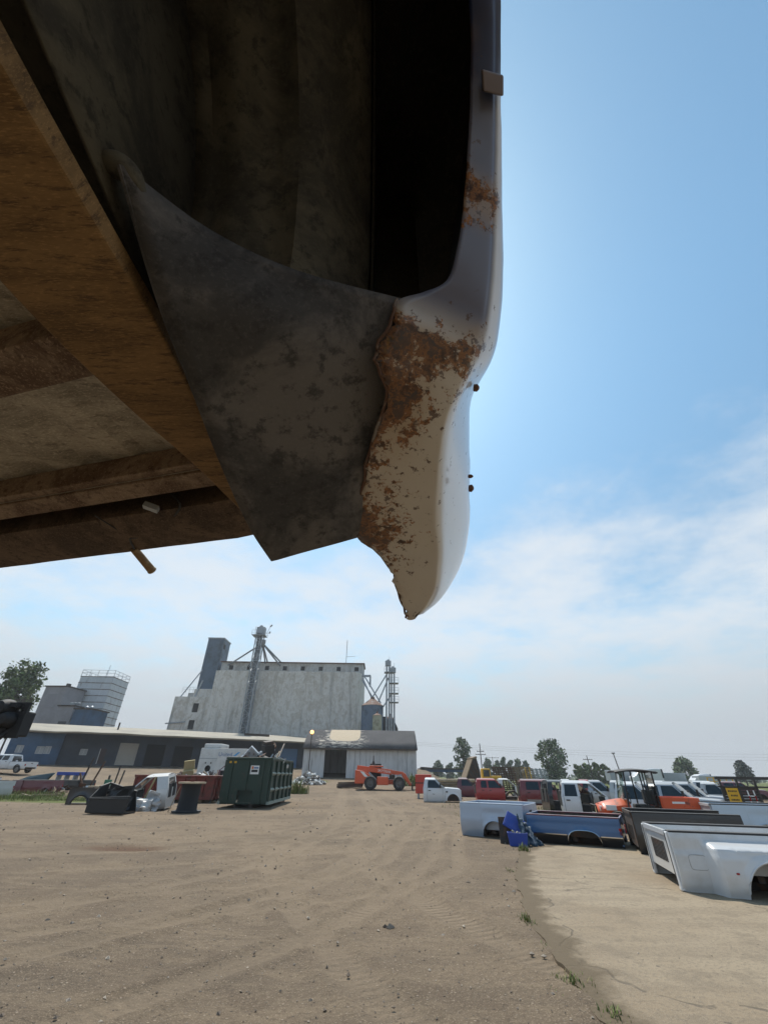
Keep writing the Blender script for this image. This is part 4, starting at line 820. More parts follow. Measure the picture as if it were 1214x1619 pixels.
fs_ = iw.grid(rws, 0, False).build('box_side', [M_['silver'], MB_black], bed, solid=.004); fs_.modifiers[0].material_offset = 1
if fs_.data.polygons[0].normal.x < 0: fs_.data.flip_normals()
b = MB(); v0, v1 = U(-.07, -1.6, 1.752), U(.275, 1.05, 1.80); b.box(v0.x, v1.x, v0.y, v1.y, v0.z, v1.z); b.build('bed_rail', MB_black, bed, bevel=.006)
b = MB(); v0, v1 = U(-.78, -1.6, .884), U(-.475, .50, .902); b.box(v0.x, v1.x, v0.y, v1.y, v0.z, v1.z); b.build('floor_edge', MB_house, bed)
b = MB(); v0, v1 = U(-.5, .70, .97), U(.10, .72, 1.75); b.box(v0.x, v1.x, v0.y, v1.y, v0.z, v1.z); b.build('added_light_block', MB_black, bed)  # added plate, blocks the slit of sky behind the wheelhouse

lift = thing('forklift', 'rusty brown forklift tine running under the raised truck bed', 'forklift', (0, 0, 0))
RE = [(-.495, -1.3), (-.488, -.5), (-.474, .05), (-.456, .3), (-.438, .5), (-.438, .77), (-.456, 1.10)]; LE = [(-.74, -1.3), (-.725, -.5), (-.705, .05), (-.678, .40), (-.612, .666), (-.53, .9), (-.470, 1.12)]
def fork(dx, lbl):
    mb = MB(); n = 30
    e1, e2 = cr1([Vector((*p, 0)) for p in RE], 5), cr1([Vector((*p, 0)) for p in LE], 5); rows_ = []
    for i, (p, q) in enumerate(zip(e1, e2)):
        th = .06 - .035 * i / len(e1); rows_.append([U(p.x + dx, p.y, .72), U(q.x + dx, q.y, .72), U(q.x + dx, q.y, .72 + th), U(p.x + dx, p.y, .72 + th)])
    mb.grid(rows_, 0, False, True); mb.add(rows_[-1], [(0, 1, 2, 3)])
    x0, x1 = -.74 + dx, -.5 + dx; v = [U(x, y, z) for x in (x0, x1) for y in (-1.36, -1.3) for z in (.72, 1.6)]
    mb.add(v, [(0, 1, 3, 2), (4, 6, 7, 5), (0, 4, 5, 1), (2, 3, 7, 6), (0, 2, 6, 4), (1, 5, 7, 3)])
    o = mb.build('fork_tine', MB_fork, lift, bevel=.004); return o
fork(0, ''); fork(-1.05, '')
b = MB(); yb = -1.38 * SB
for z in (2.12, 2.5): b.box(-1.25, -.15, yb - .06, yb, z, z + .1)
b.build('carriage', M_['darksteel'], lift)
for x in (-.98, -.46):
    b = MB(); b.box(x, x + .1, yb - .2, yb - .06, .12, 3.3); b.build('mast_rail', M_['darksteel'], lift)
b = MB(); b.box(-1.15, -.2, -3.2, yb - .2, .45, 1.05); b.box(-1.2, -.15, -3.6, -2.7, .35, 1.35); b.build('chassis', M_['yellow'], lift, bevel=.04)
for x in (-1.25, -.25):
    for y in (-1.15, -2.9):
        b = MB(); b.lathe([(0, -.11), (.2, -.11), (.34, -.1), (.36, 0), (.34, .1), (.2, .11), (0, .11)], 20, (x, y, .36), 'x'); b.build('wheel', M_['rubber'], lift)
# ------------------------------------------------------------------ vehicle kit (x forward, y left, z up)
def interp(tab, v):
    for (a, p), (b, q) in zip(tab, tab[1:]):
        if v <= b: return p + (q - p) * max(0, (v - a)) / (b - a)
    return tab[-1][1]
CABW = [(0, .88), (.1, .955), (.35, 1.0), (.72, .985), (.86, .945), (1.38, .765), (1.46, .62)]
def hw(z, W=.98): return W * interp(CABW, z)
def patch(mb, s, xb, zb, xt, zt, th=.03, n=4, off=0., m=0, W=.98, prof=hw, nx=1):
    """curved body panel: bottom edge xb=(x0,x1) at zb, top edge xt at zt, following the body's cross-section, with thickness"""
    O, I = [], []
    for i in range(n + 1):
        t = i / n; z = zb + (zt - zb) * t; ro, ri = [], []
        for k in range(nx + 1):
            u = k / nx; x = (xb[0] + (xb[1] - xb[0]) * u) * (1 - t) + (xt[0] + (xt[1] - xt[0]) * u) * t
            y = prof(z, W) + off; ro.append((x, s * y, z)); ri.append((x, s * (y - th), z))
        O.append(ro); I.append(ri)
    mb.grid(O, m); mb.grid(I, m)
    e = lambda A, B: mb.grid([A, B], m, False)
    e(O[0], I[0]); e(O[-1], I[-1]); e([r[0] for r in O], [r[0] for r in I]); e([r[-1] for r in O], [r[-1] for r in I])
    return mb
def wheel(parent, x, y, z, r=.39, w=.26, tyre=None, rimm=None, n=28):
    a = MB(); a.lathe([(r * .60, -w / 2), (r * .9, -w / 2), (r * .98, -w * .38), (r, 0), (r * .98, w * .38), (r * .9, w / 2), (r * .60, w / 2)], n, (x, y, z), 'y')
    o = a.build('wheel', tyre or M_['rubber'], parent, angle=35)
    b = MB(); s = 1 if y > 0 else -1; b.lathe([(r * .61, -w * .48), (r * .61, s * w * .40), (r * .54, s * w * .44), (r * .46, s * w * .22), (r * .22, s * w * .26), (r * .18, s * w * .42), (0, s * w * .44)], n, (x, y, z), 'y'); b.build('rim', rimm or M_['rim'], o, angle=35)
    return o
def cab(root, L, pm, doors, glass='glass', lower=None, zb=.86, zr=1.38, shell=True, miss=(), W=.98, wind=True, seats=True, roofm=None, handle=True, inner='interior', mirror=True, rear_glass=True):
    """doors: list of (x0, x1) front to back; miss: door indices left off"""
    g = M_[glass]; low = lower or pm; inn = M_[inner]
    ax = lambda z: -.60 * (z - zb) / (zr - zb)              # windscreen pillar line
    bk = lambda z: -L + .03 + .09 * max(0, (z - zb)) / (zr - zb)
    sh = MB(); P = dict(W=W)
    for s in (-1, 1):
        patch(sh, s, (-L, .04), 0, (-L, .04), .075, **P)
        d_end = doors[-1][1] - .008; d_st = doors[0][0] + .008
        if d_end > -L + .03: patch(sh, s, (-L, d_end), .078, (-L, d_end), zb - .003, **P)
        if d_st < .04: patch(sh, s, (d_st, .04), .078, (d_st, .04), zb - .003, **P)
        patch(sh, s, (-.02, .05), zb, (ax(zr) - .03, ax(zr) + .05), zr, th=.06, **P)                              # A pillar
        for (a0, a1), (b0, b1) in zip(doors, doors[1:]):
            patch(sh, s, (b0 - .0, b0 + .05), .08, (b0 - .0, b0 + .05), zb - .002, th=.05, off=-.05, **P); patch(sh, s, (b0 - .01, b0 + .07), zb, (b0 - .03, b0 + .05), zr, th=.05, off=-.012, **P)
        patch(sh, s, (-L, d_end), zb, (bk(zr) - .0, min(bk(zr) + max(.07, d_end + L), -.7)), zr, th=.05, **P)                # rear pillar
        patch(sh, s, (bk(zr), ax(zr) + .03), zr, (bk(zr) + .03, ax(zr) - .03), zr + .065, th=.05, n=3, **P)              # roof rail
    ys = [hw(zr + .065, W) * q for q in (-1, -.8, -.5, -.2, .2, .5, .8, 1)]
    sh.grid([[(bk(zr) + .03 + (ax(zr) - .06 - bk(zr)) * u, y, zr + .065 + .05 * (1 - (y / (W * .64)) ** 2) * (1 if .05 < u < .95 else .55)) for y in ys] for u in (0, .06, .3, .6, .92, 1)], 0 if not roofm else 1)
    y0 = hw(zb, W); sh.grid([[(-L, y, z) for y in (-hw(z, W) + .02, 0, hw(z, W) - .02)] for z in (0, .35, zb)], 0)
    for s in (-1, 1): sh.add([(-L + .0, s * (y0 - .02), zb), (-L + .0, s * (y0 - .24), zb), (bk(zr), s * (hw(zr, W) - .2), zr), (bk(zr), s * (hw(zr, W) - .01), zr)], [(0, 1, 2, 3)])
    sh.add([(bk(zr) - .004, -.75 * W, zr - .09), (bk(zr) - .004, .75 * W, zr - .09), (bk(zr) + .03, .62 * W, zr + .065), (bk(zr) + .03, -.62 * W, zr + .065)], [(0, 1, 2, 3)])
    sh.add([(.04, -.93 * W, 0), (.04, .93 * W, 0), (.04, .95 * W, zb), (.04, -.95 * W, zb)], [(0, 1, 2, 3)])
    so = sh.build('cab_shell', [pm] + ([roofm] if roofm else []), root, angle=30)
    b = MB(); b.box(-L + .03, .02, -.86 * W, .86 * W, .05, .10); b.box(-.16, .03, -.86 * W, .86 * W, .45, zb - .03)
    if seats:
        for s in (-1, 1):
            for x in ([-1.05] if L < 1.75 else [-1.05, -L + .35]): b.box(x - .25, x + .3, s * .42 - .24, s * .42 + .24, .12, .5); b.box(x - .38, x - .2, s * .42 - .24, s * .42 + .24, .45, 1.05)
        b.lathe([(.16, -.015), (.19, -.015), (.19, .015), (.16, .015), (.16, -.015)], 14, (-.48, .42, .84), 'x')
    b.build('interior', inn, so, bevel=.02)
    if rear_glass: MB().add([(-L + .012, -(y0 - .24), zb + .02), (-L + .012, y0 - .24, zb + .02), (bk(zr - .09) + .01, .66 * W, zr - .08), (bk(zr - .09) + .01, -.66 * W, zr - .08)], [(0, 1, 2, 3)]).build('rear_window', g, so)
    if wind: MB().grid([[(ax(zr) * t + .02 + .03 * (1 - (k / 4) ** 2), k / 4 * (hw(zb + (zr - zb) * t, W) - .04), zb + (zr + .05 - zb) * t) for k in range(-4, 5)] for t in (0, .25, .5, .75, 1)]).build('windscreen', g, so)
    for i, (x0, x1) in enumerate(doors):
        for s in (-1, 1):
            if i in miss: continue
            x0_, x1_ = x0 - .006, x1 + .006; d = MB(); split = .30 if lower else .082
            patch(d, s, (x1_, x0_), split, (x1_, x0_), zb - .004, th=.06, off=.003, n=5, **P)
            if lower: patch(d, s, (x1_, x0_), .082, (x1_, x0_), split, th=.06, off=.003, n=2, m=1, **P)
            front = i == 0; xt0 = min(x0_, ax(zr)) if front else x0_ - .01; xt1 = max(x1_, bk(zr) + .06)
            if front: xt0 = ax(zr) - .03
            fr = .045
            patch(d, s, (x0_ - fr, x0_), zb - .004, (xt0 - fr, xt0), zr - .004, th=.035, **P); patch(d, s, (x1_, x1_ + fr), zb - .004, (xt1, xt1 + fr), zr - .004, th=.035, **P)
            zt = zr - .05; f = lambda z, a, c: a + (c - a) * (z - zb) / (zr - zb)
            patch(d, s, (f(zt, x1_ + fr, xt1 + fr), f(zt, x0_ - fr, xt0 - fr)), zt, (xt1 + fr, xt0 - fr), zr - .004, th=.035, n=1, **P)
            do = d.build('door', [pm, low], root, angle=30)
            gl = MB(); patch(gl, s, (x1_ + fr, x0_ - fr), zb - .004, (f(zt, x1_ + fr, xt1 + fr), f(zt, x0_ - fr, xt0 - fr)), zt, th=.006, off=-.012, **P); gl.build('window_pane', g, do)
            if handle: MB().box(x1_ + .08, x1_ + .26, s * (hw(.72, W)), s * (hw(.72, W) + .035), .68, .73).build('handle', M_['plastic'], do, bevel=.012)
            if front and mirror: b = MB(); b.box(-.30, -.20, s * (y0 + .08), s * (y0 + .26), zb + .02, zb + .30); b.box(-.26, -.22, s * (y0 - .03), s * (y0 + .1), zb + .07, zb + .11); b.build('mirror', M_['plastic'], do, bevel=.03)
    return so
def archpanel(mb, s, xs, zlow, ztop, prof, th=.025, n=5, m=0):
    O = []; 
    for x in xs:
        a, b = zlow(x), ztop(x); O.append([(x, s * prof(x, a + (b - a) * k / n), a + (b - a) * k / n) for k in range(n + 1)])
    I = [[(p[0], p[1] - s * th, p[2]) for p in r] for r in O]
    mb.grid(O, m); mb.grid(I, m)
    for A, B in ((O[0], I[0]), (O[-1], I[-1]), ([r[0] for r in O], [r[0] for r in I]), ([r[-1] for r in O], [r[-1] for r in I])): mb.grid([A, B], m, False)
def lin_xs(a, b, n, extra=()): return sorted({round(a + (b - a) * i / n, 4) for i in range(n + 1)} | {round(e, 4) for e in extra if a < e < b})
def front_clip(root, pm, x1=1.22, xa=.62, ra=.44, W=.98, hood=True, grille=True, zc=.08):
    """front wings with wheel arches, bonnet, grille and lamps"""
    for s in (-1, 1):
        arch = lambda x: max(.10, zc + math.sqrt(max(0, ra * ra - (x - xa) ** 2))) if abs(x - xa) < ra else .10
        f = MB(); ex = [xa + ra * math.cos(R(a)) for a in range(0, 181, 12)]
        pr = lambda x, z: hw(z, W) * (1 - .10 * sstep(.75, x1 + .1, x)) + .035 * max(0, 1 - abs(math.hypot(x - xa, z - zc) - ra) / .12)
        archpanel(f, s, lin_xs(.05, x1, 10, ex), arch, lambda x: .86 - .06 * sstep(.1, x1, x) - .05 * sstep(x1 - .25, x1, x), pr); fo = f.build('front_wing', pm, root, angle=35)
        MB().box(.12, .26, s * (hw(.66, W) + .002), s * (hw(.66, W) + .015), .60, .68).build('badge', M_['plastic'], fo)
        if grille: b = MB(); b.box(x1 - .09, x1 + .02, s * .52, s * .86, .52, .74); b.build('headlight', M_['lamp'], root, bevel=.03)
    b = MB(); b.box(.05, x1 - .15, -.62, .62, .08, .62); b.build('engine_bay', M_['darksteel'], root)
    if hood: MB().grid([[(.05 + (x1 - .05) * u, y * (1 - .08 * u), .86 + .055 * (1 - (y / .95) ** 2) - .06 * u - .10 * sstep(.86, 1.0, u)) for y in (-.93, -.8, -.5, -.2, .2, .5, .8, .93)] for u in (0, .2, .4, .6, .8, .9, .96, 1)]).build('bonnet', pm, root, solid=.02, angle=35)
    if grille:
        b = MB(); b.box(x1 - .04, x1 + .03, -.5, .5, .48, .76); b.build('grille', M_['chrome'], root, bevel=.02); b = MB(); b.box(x1 + .0, x1 + .16, -.9, .9, .2, .44); b.build('bumper', M_['chrome'], root, bevel=.05)
def box_bed(root, x0, L, pm, H=.66, xa=None, ra=.43, W=.98, flare=0., lower=None, tailgate=True, inner=None, bulk=True, z0=0., cap='plastic', slots=False, lamps=True, zfl=.20, rearpost=True, ah=None, ap=2.):
    """pickup box: x0 is its front end, it runs back by L"""
    xr = x0 - L; xa = x0 - L * .56 if xa is None else xa; inn = inner or pm; zc = z0 + .02
    ah = ah or ra; hgt = lambda x: ah * max(0, 1 - abs((x - xa) / ra) ** ap) ** (1 / ap)
    arch = lambda x: max(z0, zc + hgt(x)) if abs(x - xa) < ra else z0 + .02 * math.sin(x * 3)
    def pr(x, z):
        t = (z - z0) / H; y = W * interp([(0, .90), (.12, .955), (.35, 1.0), (.62, 1.0), (.70, .975), (.9, .985), (1, .965)], t)
        d = (math.hypot((x - xa) / ra, (z - zc) / ah) - 1) * ra; y += .03 * max(0, 1 - abs(d) / .1)
        if flare: y += flare * sstep(ra + .42, ra + .26, abs(x - xa)) * sstep(.90, .74, t)
        return y
    ex = [xa + ra * math.cos(R(a)) for a in range(0, 181, 10)]
    if flare: ex += [xa + q * (ra + e) for q in (-1, 1) for e in (.12, .18, .22, .26, .29, .32, .35, .38, .41, .44, .50)]
    xs = lin_xs(xr, x0, 14, ex)
    for s in (-1, 1):
        f = MB()
        if lower:
            zm = lambda x: max(arch(x) + .001, z0 + .24); archpanel(f, s, xs, zm, lambda x: z0 + H, pr, n=6); archpanel(f, s, xs, arch, lambda x: max(arch(x) + .001, z0 + .235), pr, n=2, m=1)
        else: archpanel(f, s, xs, arch, lambda x: z0 + H, pr, n=26 if flare else 7)
        so = f.build('box_side', [pm, lower or pm], root, angle=35)
        b = MB(); b.tube([(xx, s * (pr(xx, zc + hgt(xx)) + .001), zc + hgt(xx) + .004) for xx in (xa - (ra - .002) * math.cos(R(a)) for a in range(2, 179, 8))], .014, 6); b.build('arch_lip', M_['chrome'] if lower else pm, so)
        if lower: b = MB(); b.box(xr, xa - ra, s * (W + .002), s * (W + .016), z0 + .225, z0 + .25); b.box(xa + ra, x0, s * (W + .002), s * (W + .016), z0 + .225, z0 + .25); b.build('trim_strip', M_['chrome'], so)
        b = MB(); b.box(xr + .02, x0 - .02, s * (W * .80), s * (W * .78), z0 + zfl, z0 + H - .01); b.build('inner_wall', inn, root)
        b = MB(); b.box(xr, x0, s * W * .775, s * W * .97, z0 + H - .012, z0 + H + .022); b.build('bed_rail', M_[cap] if isinstance(cap, str) else cap, root, bevel=.012)
        b = MB(); b.grid([[(xa + ra * 1.02 * math.cos(R(a)), s * y, zc + ra * 1.02 * math.sin(R(a))) for y in (W * .55, W * .96)] for a in range(0, 181, 15)]); b.add([(xa, s * W * .55, zc)] + [(xa + ra * 1.02 * math.cos(R(a)), s * W * .55, zc + ra * 1.02 * math.sin(R(a))) for a in range(0, 181, 15)], [(0, i, i + 1) for i in range(1, 13)]); b.build('wheelhouse', M_['darksteel'], root, solid=.01)
        if rearpost: b = MB(); b.box(xr - .002, xr + .05, s * W * .80, s * W * .955, z0 + .05, z0 + H - .015); b.build('rear_post', pm, root, bevel=.01)
        if lamps: b = MB(); b.box(xr - .012, xr + .06, s * W * .86, s * W * 1.0, z0 + H * .42, z0 + H * .68); b.build('tail_lamp', M_['taillamp'], root, bevel=.015)
    b = MB()
    for i in range(16):
        y = -W * .78 + W * 1.56 * i / 16; b.box(xr + .02, x0 - .02, y, y + W * 1.56 / 16, z0 + zfl - .03 + (.012 if i % 2 else 0), z0 + zfl + (.012 if i % 2 else 0))
    b.build('floor_panel', inn, root)
    for x in (xr + .3, (xr + x0) / 2, x0 - .3): b = MB(); b.box(x - .05, x + .05, -W * .78, W * .78, z0 + zfl - .12, z0 + zfl - .032); b.build('cross_sill', M_['darksteel'], root)
    if bulk:
        b = MB(); b.box(x0 - .022, x0 + .0, -W * .78, W * .78, z0 + zfl - .08, z0 + H); b.box(x0 - .03, x0 + .03, -W * .78, W * .78, z0 + H - .07, z0 + H + .015); bo = b.build('front_wall', pm if not slots else slots, root, bevel=.008)
        if slots:
            for i in range(9): b = MB(); y = -.38 + i * .095; b.box(x0 + .001, x0 + .012, y, y + .036, z0 + zfl + .06, z0 + zfl + .36); b.build('pressed_slot', M_['darksteel'], bo, bevel=.004)
    if tailgate: b = MB(); b.box(xr - .01, xr + .04, -W * .78, W * .78, z0 + zfl, z0 + H); to = b.build('tailgate', pm, root, bevel=.012); MB().box(xr - .022, xr - .011, -.13, .13, z0 + H * .72, z0 + H * .82).build('handle', M_['plastic'], to)
REG, EXT, CREW = [(-.10, -1.22)], [(-.10, -1.22), (-1.24, -1.80)], [(-.10, -1.16), (-1.18, -2.05)]
def place_h(a, b):              # heading of the direction a -> b
    return math.atan2(b[1] - a[1], b[0] - a[0])
def pickup(name, label, loc, rz, pm, kind='crew', group=None, wheels=True, bedL=2.0, lift=.42, glass='tint', cat='pickup', cover=None):
    """a whole pickup on its wheels"""
    o = thing(name, label, cat, loc, rz, group); L, D = (2.35, CREW) if kind == 'crew' else (1.5, REG)
    k = bpy.data.objects.new('body', None); k.empty_display_size = .1
    # parts hang straight from the vehicle; lift them by building on a raised dummy matrix
    before = set(bpy.data.objects); cab(o, L, pm, D, glass); front_clip(o, pm); box_bed(o, -L - .05, bedL, pm, H=.72, ra=.45)
    for q in set(bpy.data.objects) - before:
        if q.parent is o: q.location.z += lift
    bpy.data.objects.remove(k)
    if wheels:
        for s in (-.83, .83): wheel(o, .62, s, .39); wheel(o, -L - .05 - bedL * .56, s, .39)
        b = MB(); b.box(-L - bedL, 1.1, -.42, .42, .34, lift + .02); b.build('frame', M_['darksteel'], o)
    return o
# ------------------------------------------------------------------ right side of the yard: beds and cabs standing on the ground
# near white dual-wheel bed
p = at_ground(1080, 1411); rz = math.atan2(.26, -.97)
nb_ = thing('truck_bed', 'big white dual-wheel truck bed with flared rear wing on the concrete pad', 'truck bed', (0, 0, 0), rz)
box_bed(nb_, 0, 2.5, M_['whitebed'], H=.80, xa=-1.32, ra=.46, flare=.26, cap='plastic', slots=M_['champagne'], tailgate=False, W=.93, zfl=.26, lamps=False)
Mz = Matrix.Rotation(rz, 3, 'Z'); nb_.location = Vector((p.x, p.y, .014)) - Mz @ Vector((0, .80, 0))
b = MB(); yy = .93 * 1.0
fd = MB(); sg_ = lambda v: math.copysign(abs(v) ** .35, v); fd.tube([(-.33 + .13 * sg_(math.cos(R(a))), yy + .001, .40 + .10 * sg_(math.sin(R(a)))) for a in range(0, 361, 10)], .0035, 5); fd.build('fuel_door', M_['steel'], nb_)
MB().box(-.80, -.755, .93 + .255, .93 + .275, .30, .325).build('side_marker', M_['taillamp'], nb_, bevel=.006)
for s in (-1, 1): b = MB(); b.box(-.04, .03, s * .74, s * .86, .0, .80); b.build('front_post', M_['white'], nb_, bevel=.02); b = MB(); b.box(.031, .036, s * .745, s * .78, .06, .78); b.build('seal_strip', M_['plastic'], nb_)
def bed_at(label, pa, pb, pm, **kw):
    """bed whose near side stands on the line between two ground pixels, front end first"""
    a, c = at_ground(*pa), at_ground(*pb); rz = math.atan2(a.y - c.y, a.x - c.x); side = kw.pop('side', 1); L = kw.pop('L', (a - c).length); dz = kw.pop('dz', 0)
    o = thing('truck_bed', label, 'truck bed', (0, 0, 0), rz, 'loose truck beds'); box_bed(o, 0, L, pm, **kw); W = kw.get('W', .98)
    o.location = Vector((a.x, a.y, a.z + dz)) - Matrix.Rotation(rz, 3, 'Z') @ Vector((0, side * W * .92, 0)); return o
bed_at('silver blue truck bed with an empty wheel arch, standing on the dirt', (731, 1321), (832, 1329), M_['silverblue'], side=1, L=2.05, H=.86, xa=-1.12, ra=.40, lamps=False, W=.95, cap=M_['silverblue'])
bed_at('faded blue square-sided truck bed with black lower panels and chrome trim', (838, 1332), (983, 1343), M_['blue'], side=1, L=2.5, H=.66, xa=-1.52, ra=.44, ah=.33, ap=2.8, lower=M_['black'], W=.96, inner=M_['darksteel'], cap=M_['dkmaroon'])
# beds behind the white one
bed_at('black truck bed standing just behind the big white bed', (1014, 1352), (1180, 1362), M_['black'], side=1, L=2.4, H=.86, ra=.42, W=.95, slots=M_['darksteel'], tailgate=False)
bed_at('white truck bed with pale blue side behind the black bed, right edge', (1142, 1328), (1330, 1336), M_['lightblue'], side=1, L=2.4, H=.92, ra=.42, W=.95, slots=M_['champagne'], tailgate=False)
# blue tote with its lid, tarp and webbing
t0 = at_ground(820, 1338); tub = thing('storage_tote', 'blue plastic storage tote full of straps between the two beds', 'tote', t0, R(-14))
mb = MB(); w, d, h = .27, .2, .30
for q, (s0, s1) in enumerate(((1, 1),)):
    vb = [(-w * .85, -d * .85), (w * .85, -d * .85), (w * .85, d * .85), (-w * .85, d * .85)]; vt = [(-w, -d), (w, -d), (w, d), (-w, d)]; vi = [(x * .93, y * .93) for x, y in vt]
    V = [(x, y, 0) for x, y in vb] + [(x, y, h) for x, y in vt] + [(x, y, h) for x, y in vi] + [(x * .9, y * .9, .02) for x, y in vb]
    mb.add(V, [(3, 2, 1, 0)] + [(i, (i + 1) % 4, 4 + (i + 1) % 4, 4 + i) for i in range(4)] + [(4 + i, 4 + (i + 1) % 4, 8 + (i + 1) % 4, 8 + i) for i in range(4)] + [(8 + i, 8 + (i + 1) % 4, 12 + (i + 1) % 4, 12 + i) for i in range(4)] + [(12, 13, 14, 15)])
mb.build('tub', M_['bluetub'], tub, bevel=.008)
b = MB()
for k in range(4): b.tube([(-.1 + .09 * k + .03 * math.sin(k * 3 + i), -.05 + .02 * math.sin(i * 1.3 + k), .1 + .24 * math.sin(math.pi * i / 8) - .03 * k) for i in range(9)], .022, 6)
so = tag(b.build('webbing_strap', M_['cloth']), 'cream webbing straps spilling out of the blue tote', 'strap'); so.location = t0; so.rotation_euler.z = R(-14)
lid = thing('tote_lid', 'blue tote lid standing on edge against the tarp', 'lid', t0 + Vector((.06, .33, .46)), R(-20), tilt=(R(62), R(28))); MB().box(-.3, .3, -.2, .2, -.03, .03).build('lid', M_['bluetub'], lid, bevel=.02); MB().box(-.25, .25, -.16, .16, .031, .04).build('lid_panel', M_['bluetub'], lid, bevel=.006)
bd = tag(MB().box(-.28, .28, -.015, .015, 0, .62).build('dark_board', M_['darksteel'], bevel=.01), 'dark board leaning on the silver blue bed behind the tote', 'board'); bd.location = t0 + Vector((-.12, .36, 0)); bd.rotation_euler = (R(-10), 0, R(-12))
tm = []
for i in range(15):
    r = []
    for k in range(13):
        u, v = i / 14, k / 12; x = .10 + .36 * u + .18 * v * v * u + .02 * math.sin(k * 2 + i); y = .22 - .40 * v + .07 * math.sin(i * 1.1 + v * 2); z = .66 * (1 - v) ** .85 * (1 - .50 * u) + .012 + .035 * (math.sin(i * 1.5 + k * .5) + 1) * (.4 + .6 * (1 - v))
        r.append((x, y, z))
    tm.append(r)
tp_ = tag(MB().grid(tm).build('crumpled_tarp', M_['tarp'], solid=.006, angle=50), 'dark blue crumpled tarp heaped beside the blue tote', 'tarp'); tp_.location = t0

# loose cabs in a row behind
def cab_at(label, pa, pb, build, rzd=None, side=1, name='truck_cab', tilt=(0, 0)):
    """near side of the cab on the line from its front pixel pa to its back pixel pb"""
    a, c = at_ground(*pa), at_ground(*pb); rz = math.atan2(a.y - c.y, a.x - c.x) if rzd is None else R(rzd); o = thing(name, label, 'truck cab', (0, 0, 0), rz, 'loose truck cabs', tilt=tilt)
    o.location = Vector((a.x, a.y, a.z)) - Matrix.Rotation(rz, 3, 'Z') @ Vector((0, side * .9, 0)); build(o); return o
def shift(o, dx):
    for c in o.children: c.location.x += dx
def b_white(o):
    cab(o, 1.5, M_['white'], REG, 'greenglass'); front_clip(o, M_['white'], grille=False); shift(o, -1.25)
    text_part('~', .3, M_['plastic'], o, Matrix.Translation((-2.0, -.99, .5)) @ Matrix.Rotation(R(90), 4, 'X'), 'door_mark')
    b = MB()
    for q in ((-.15, .3, .35), (-.1, -.2, .5), (-.2, 0, .2)): b.tube([(q[0] - .5, q[1], q[2] - .1), (q[0], q[1] - .3, q[2]), (q[0] + .2, q[1], q[2] - .15)], .04, 6)
    b.build('wiring', M_['darksteel'], o)
cab_at('white single cab with bonnet and wing, no wheels, near the telehandler', (731, 1270), (669, 1272), b_white, rzd=-7, side=-1)
def b_red(o):
    cab(o, 2.15, M_['red'], EXT, 'greenglass'); shift(o, -1.1); b = MB()
    b.tube([(-1.1, -.6, .2), (-.7, -.75, .62), (-.3, -.78, .66), (.0, -.75, .3), (.1, -.7, .02)], .07, 8); b.tube([(-1.1, .6, .2), (-.5, .7, .62), (.0, .75, .1)], .07, 8); b.box(-1.05, -.1, -.5, .5, .08, .3); b.build('front_frame', M_['darksteel'], o)
cab_at('bright red extended cab with bare front frame', (822, 1268), (748, 1269), b_red, rzd=-7, side=-1)
def b_mar(o): cab(o, 2.6, M_['maroon'], [(-.10, -1.2), (-1.22, -2.2)], 'tint', lower=M_['silver']); shift(o, -.2)
cab_at('maroon crew cab with silver lower panels and dark windows', (892, 1274), (826, 1271), b_mar, rzd=-10, side=-1)
def b_mar2(o): cab(o, 1.6, M_['dkmaroon'], REG, 'tint'); shift(o, -.3)
cab_at('dark maroon cab half hidden behind the red cab', (757, 1261), (735, 1261), b_mar2, rzd=-8, side=-1)
def b_wh2(o): cab(o, 1.6, M_['white_worn'], REG, 'greenglass', miss=(0,)); shift(o, -.3)
cab_at('worn white cab without doors between the red and maroon cabs', (823, 1262), (797, 1262), b_wh2, rzd=-8, side=-1)
def b_blk(o): cab(o, 2.3, M_['black'], CREW, 'tint', miss=(0, 1), wind=True); shift(o, -.3)
cab_at('stripped black crew cab with open door holes', (950, 1287), (893, 1286), b_blk, rzd=-6, side=-1)
def b_wh3(o): cab(o, 2.0, M_['white'], [(-.10, -1.2), (-1.22, -1.9)], 'tint', miss=(0,)); shift(o, -.2)
cab_at('small white cab with tinted rear side window, front door missing', (975, 1297), (916, 1293), b_wh3, rzd=-17, side=-1)

# utility buggy: orange bonnet, canopy on posts, orange tipping tray
q0 = at_ground(948, 1316); q1 = at_ground(1106, 1322); brz = math.atan2(q0.y - q1.y, q0.x - q1.x)
ug = thing('utility_vehicle', 'orange utility buggy with black canopy and tipping cargo tray', 'utility vehicle', (q0 + q1) / 2 + Vector((.35, .75, 0)), brz)
hb = MB(); hb.grid([[(.45 + 1.0 * u, y * (1 - .12 * u), z - .16 * u * u - (.0 if abs(y) < .5 else .07)) for y, z in ((-.62, .62), (-.6, .86), (-.4, .95), (0, .98), (.4, .95), (.6, .86), (.62, .62))] for u in (0, .3, .6, .85, 1)])
hb.add([(1.45, -.54, .46), (1.45, .54, .46), (1.45, .52, .7), (1.45, .35, .79), (1.45, -.35, .79), (1.45, -.52, .7)], [(0, 1, 2, 3, 4, 5)]); hb.build('bonnet', M_['orange'], ug, solid=.015)
for s in (-1, 1): b = MB(); b.lathe([(0, .03), (.09, .02), (.10, -.03), (.06, -.06)], 14, (1.45, s * .38, .66), 'x'); b.build('headlight', M_['lamp'], ug); b = MB(); b.box(.95, 1.30, s * .60, s * .63, .62, .78); b.build('pale_decal', M_['whiteboard'], ug, bevel=.01)
b = MB(); b.tube([(1.58, -.5, .3), (1.62, -.5, .75), (1.62, .5, .75), (1.58, .5, .3)], .025, 8); b.tube([(1.6, -.5, .5), (1.6, .5, .5)], .025, 8); b.build('brush_guard', M_['plastic'], ug)
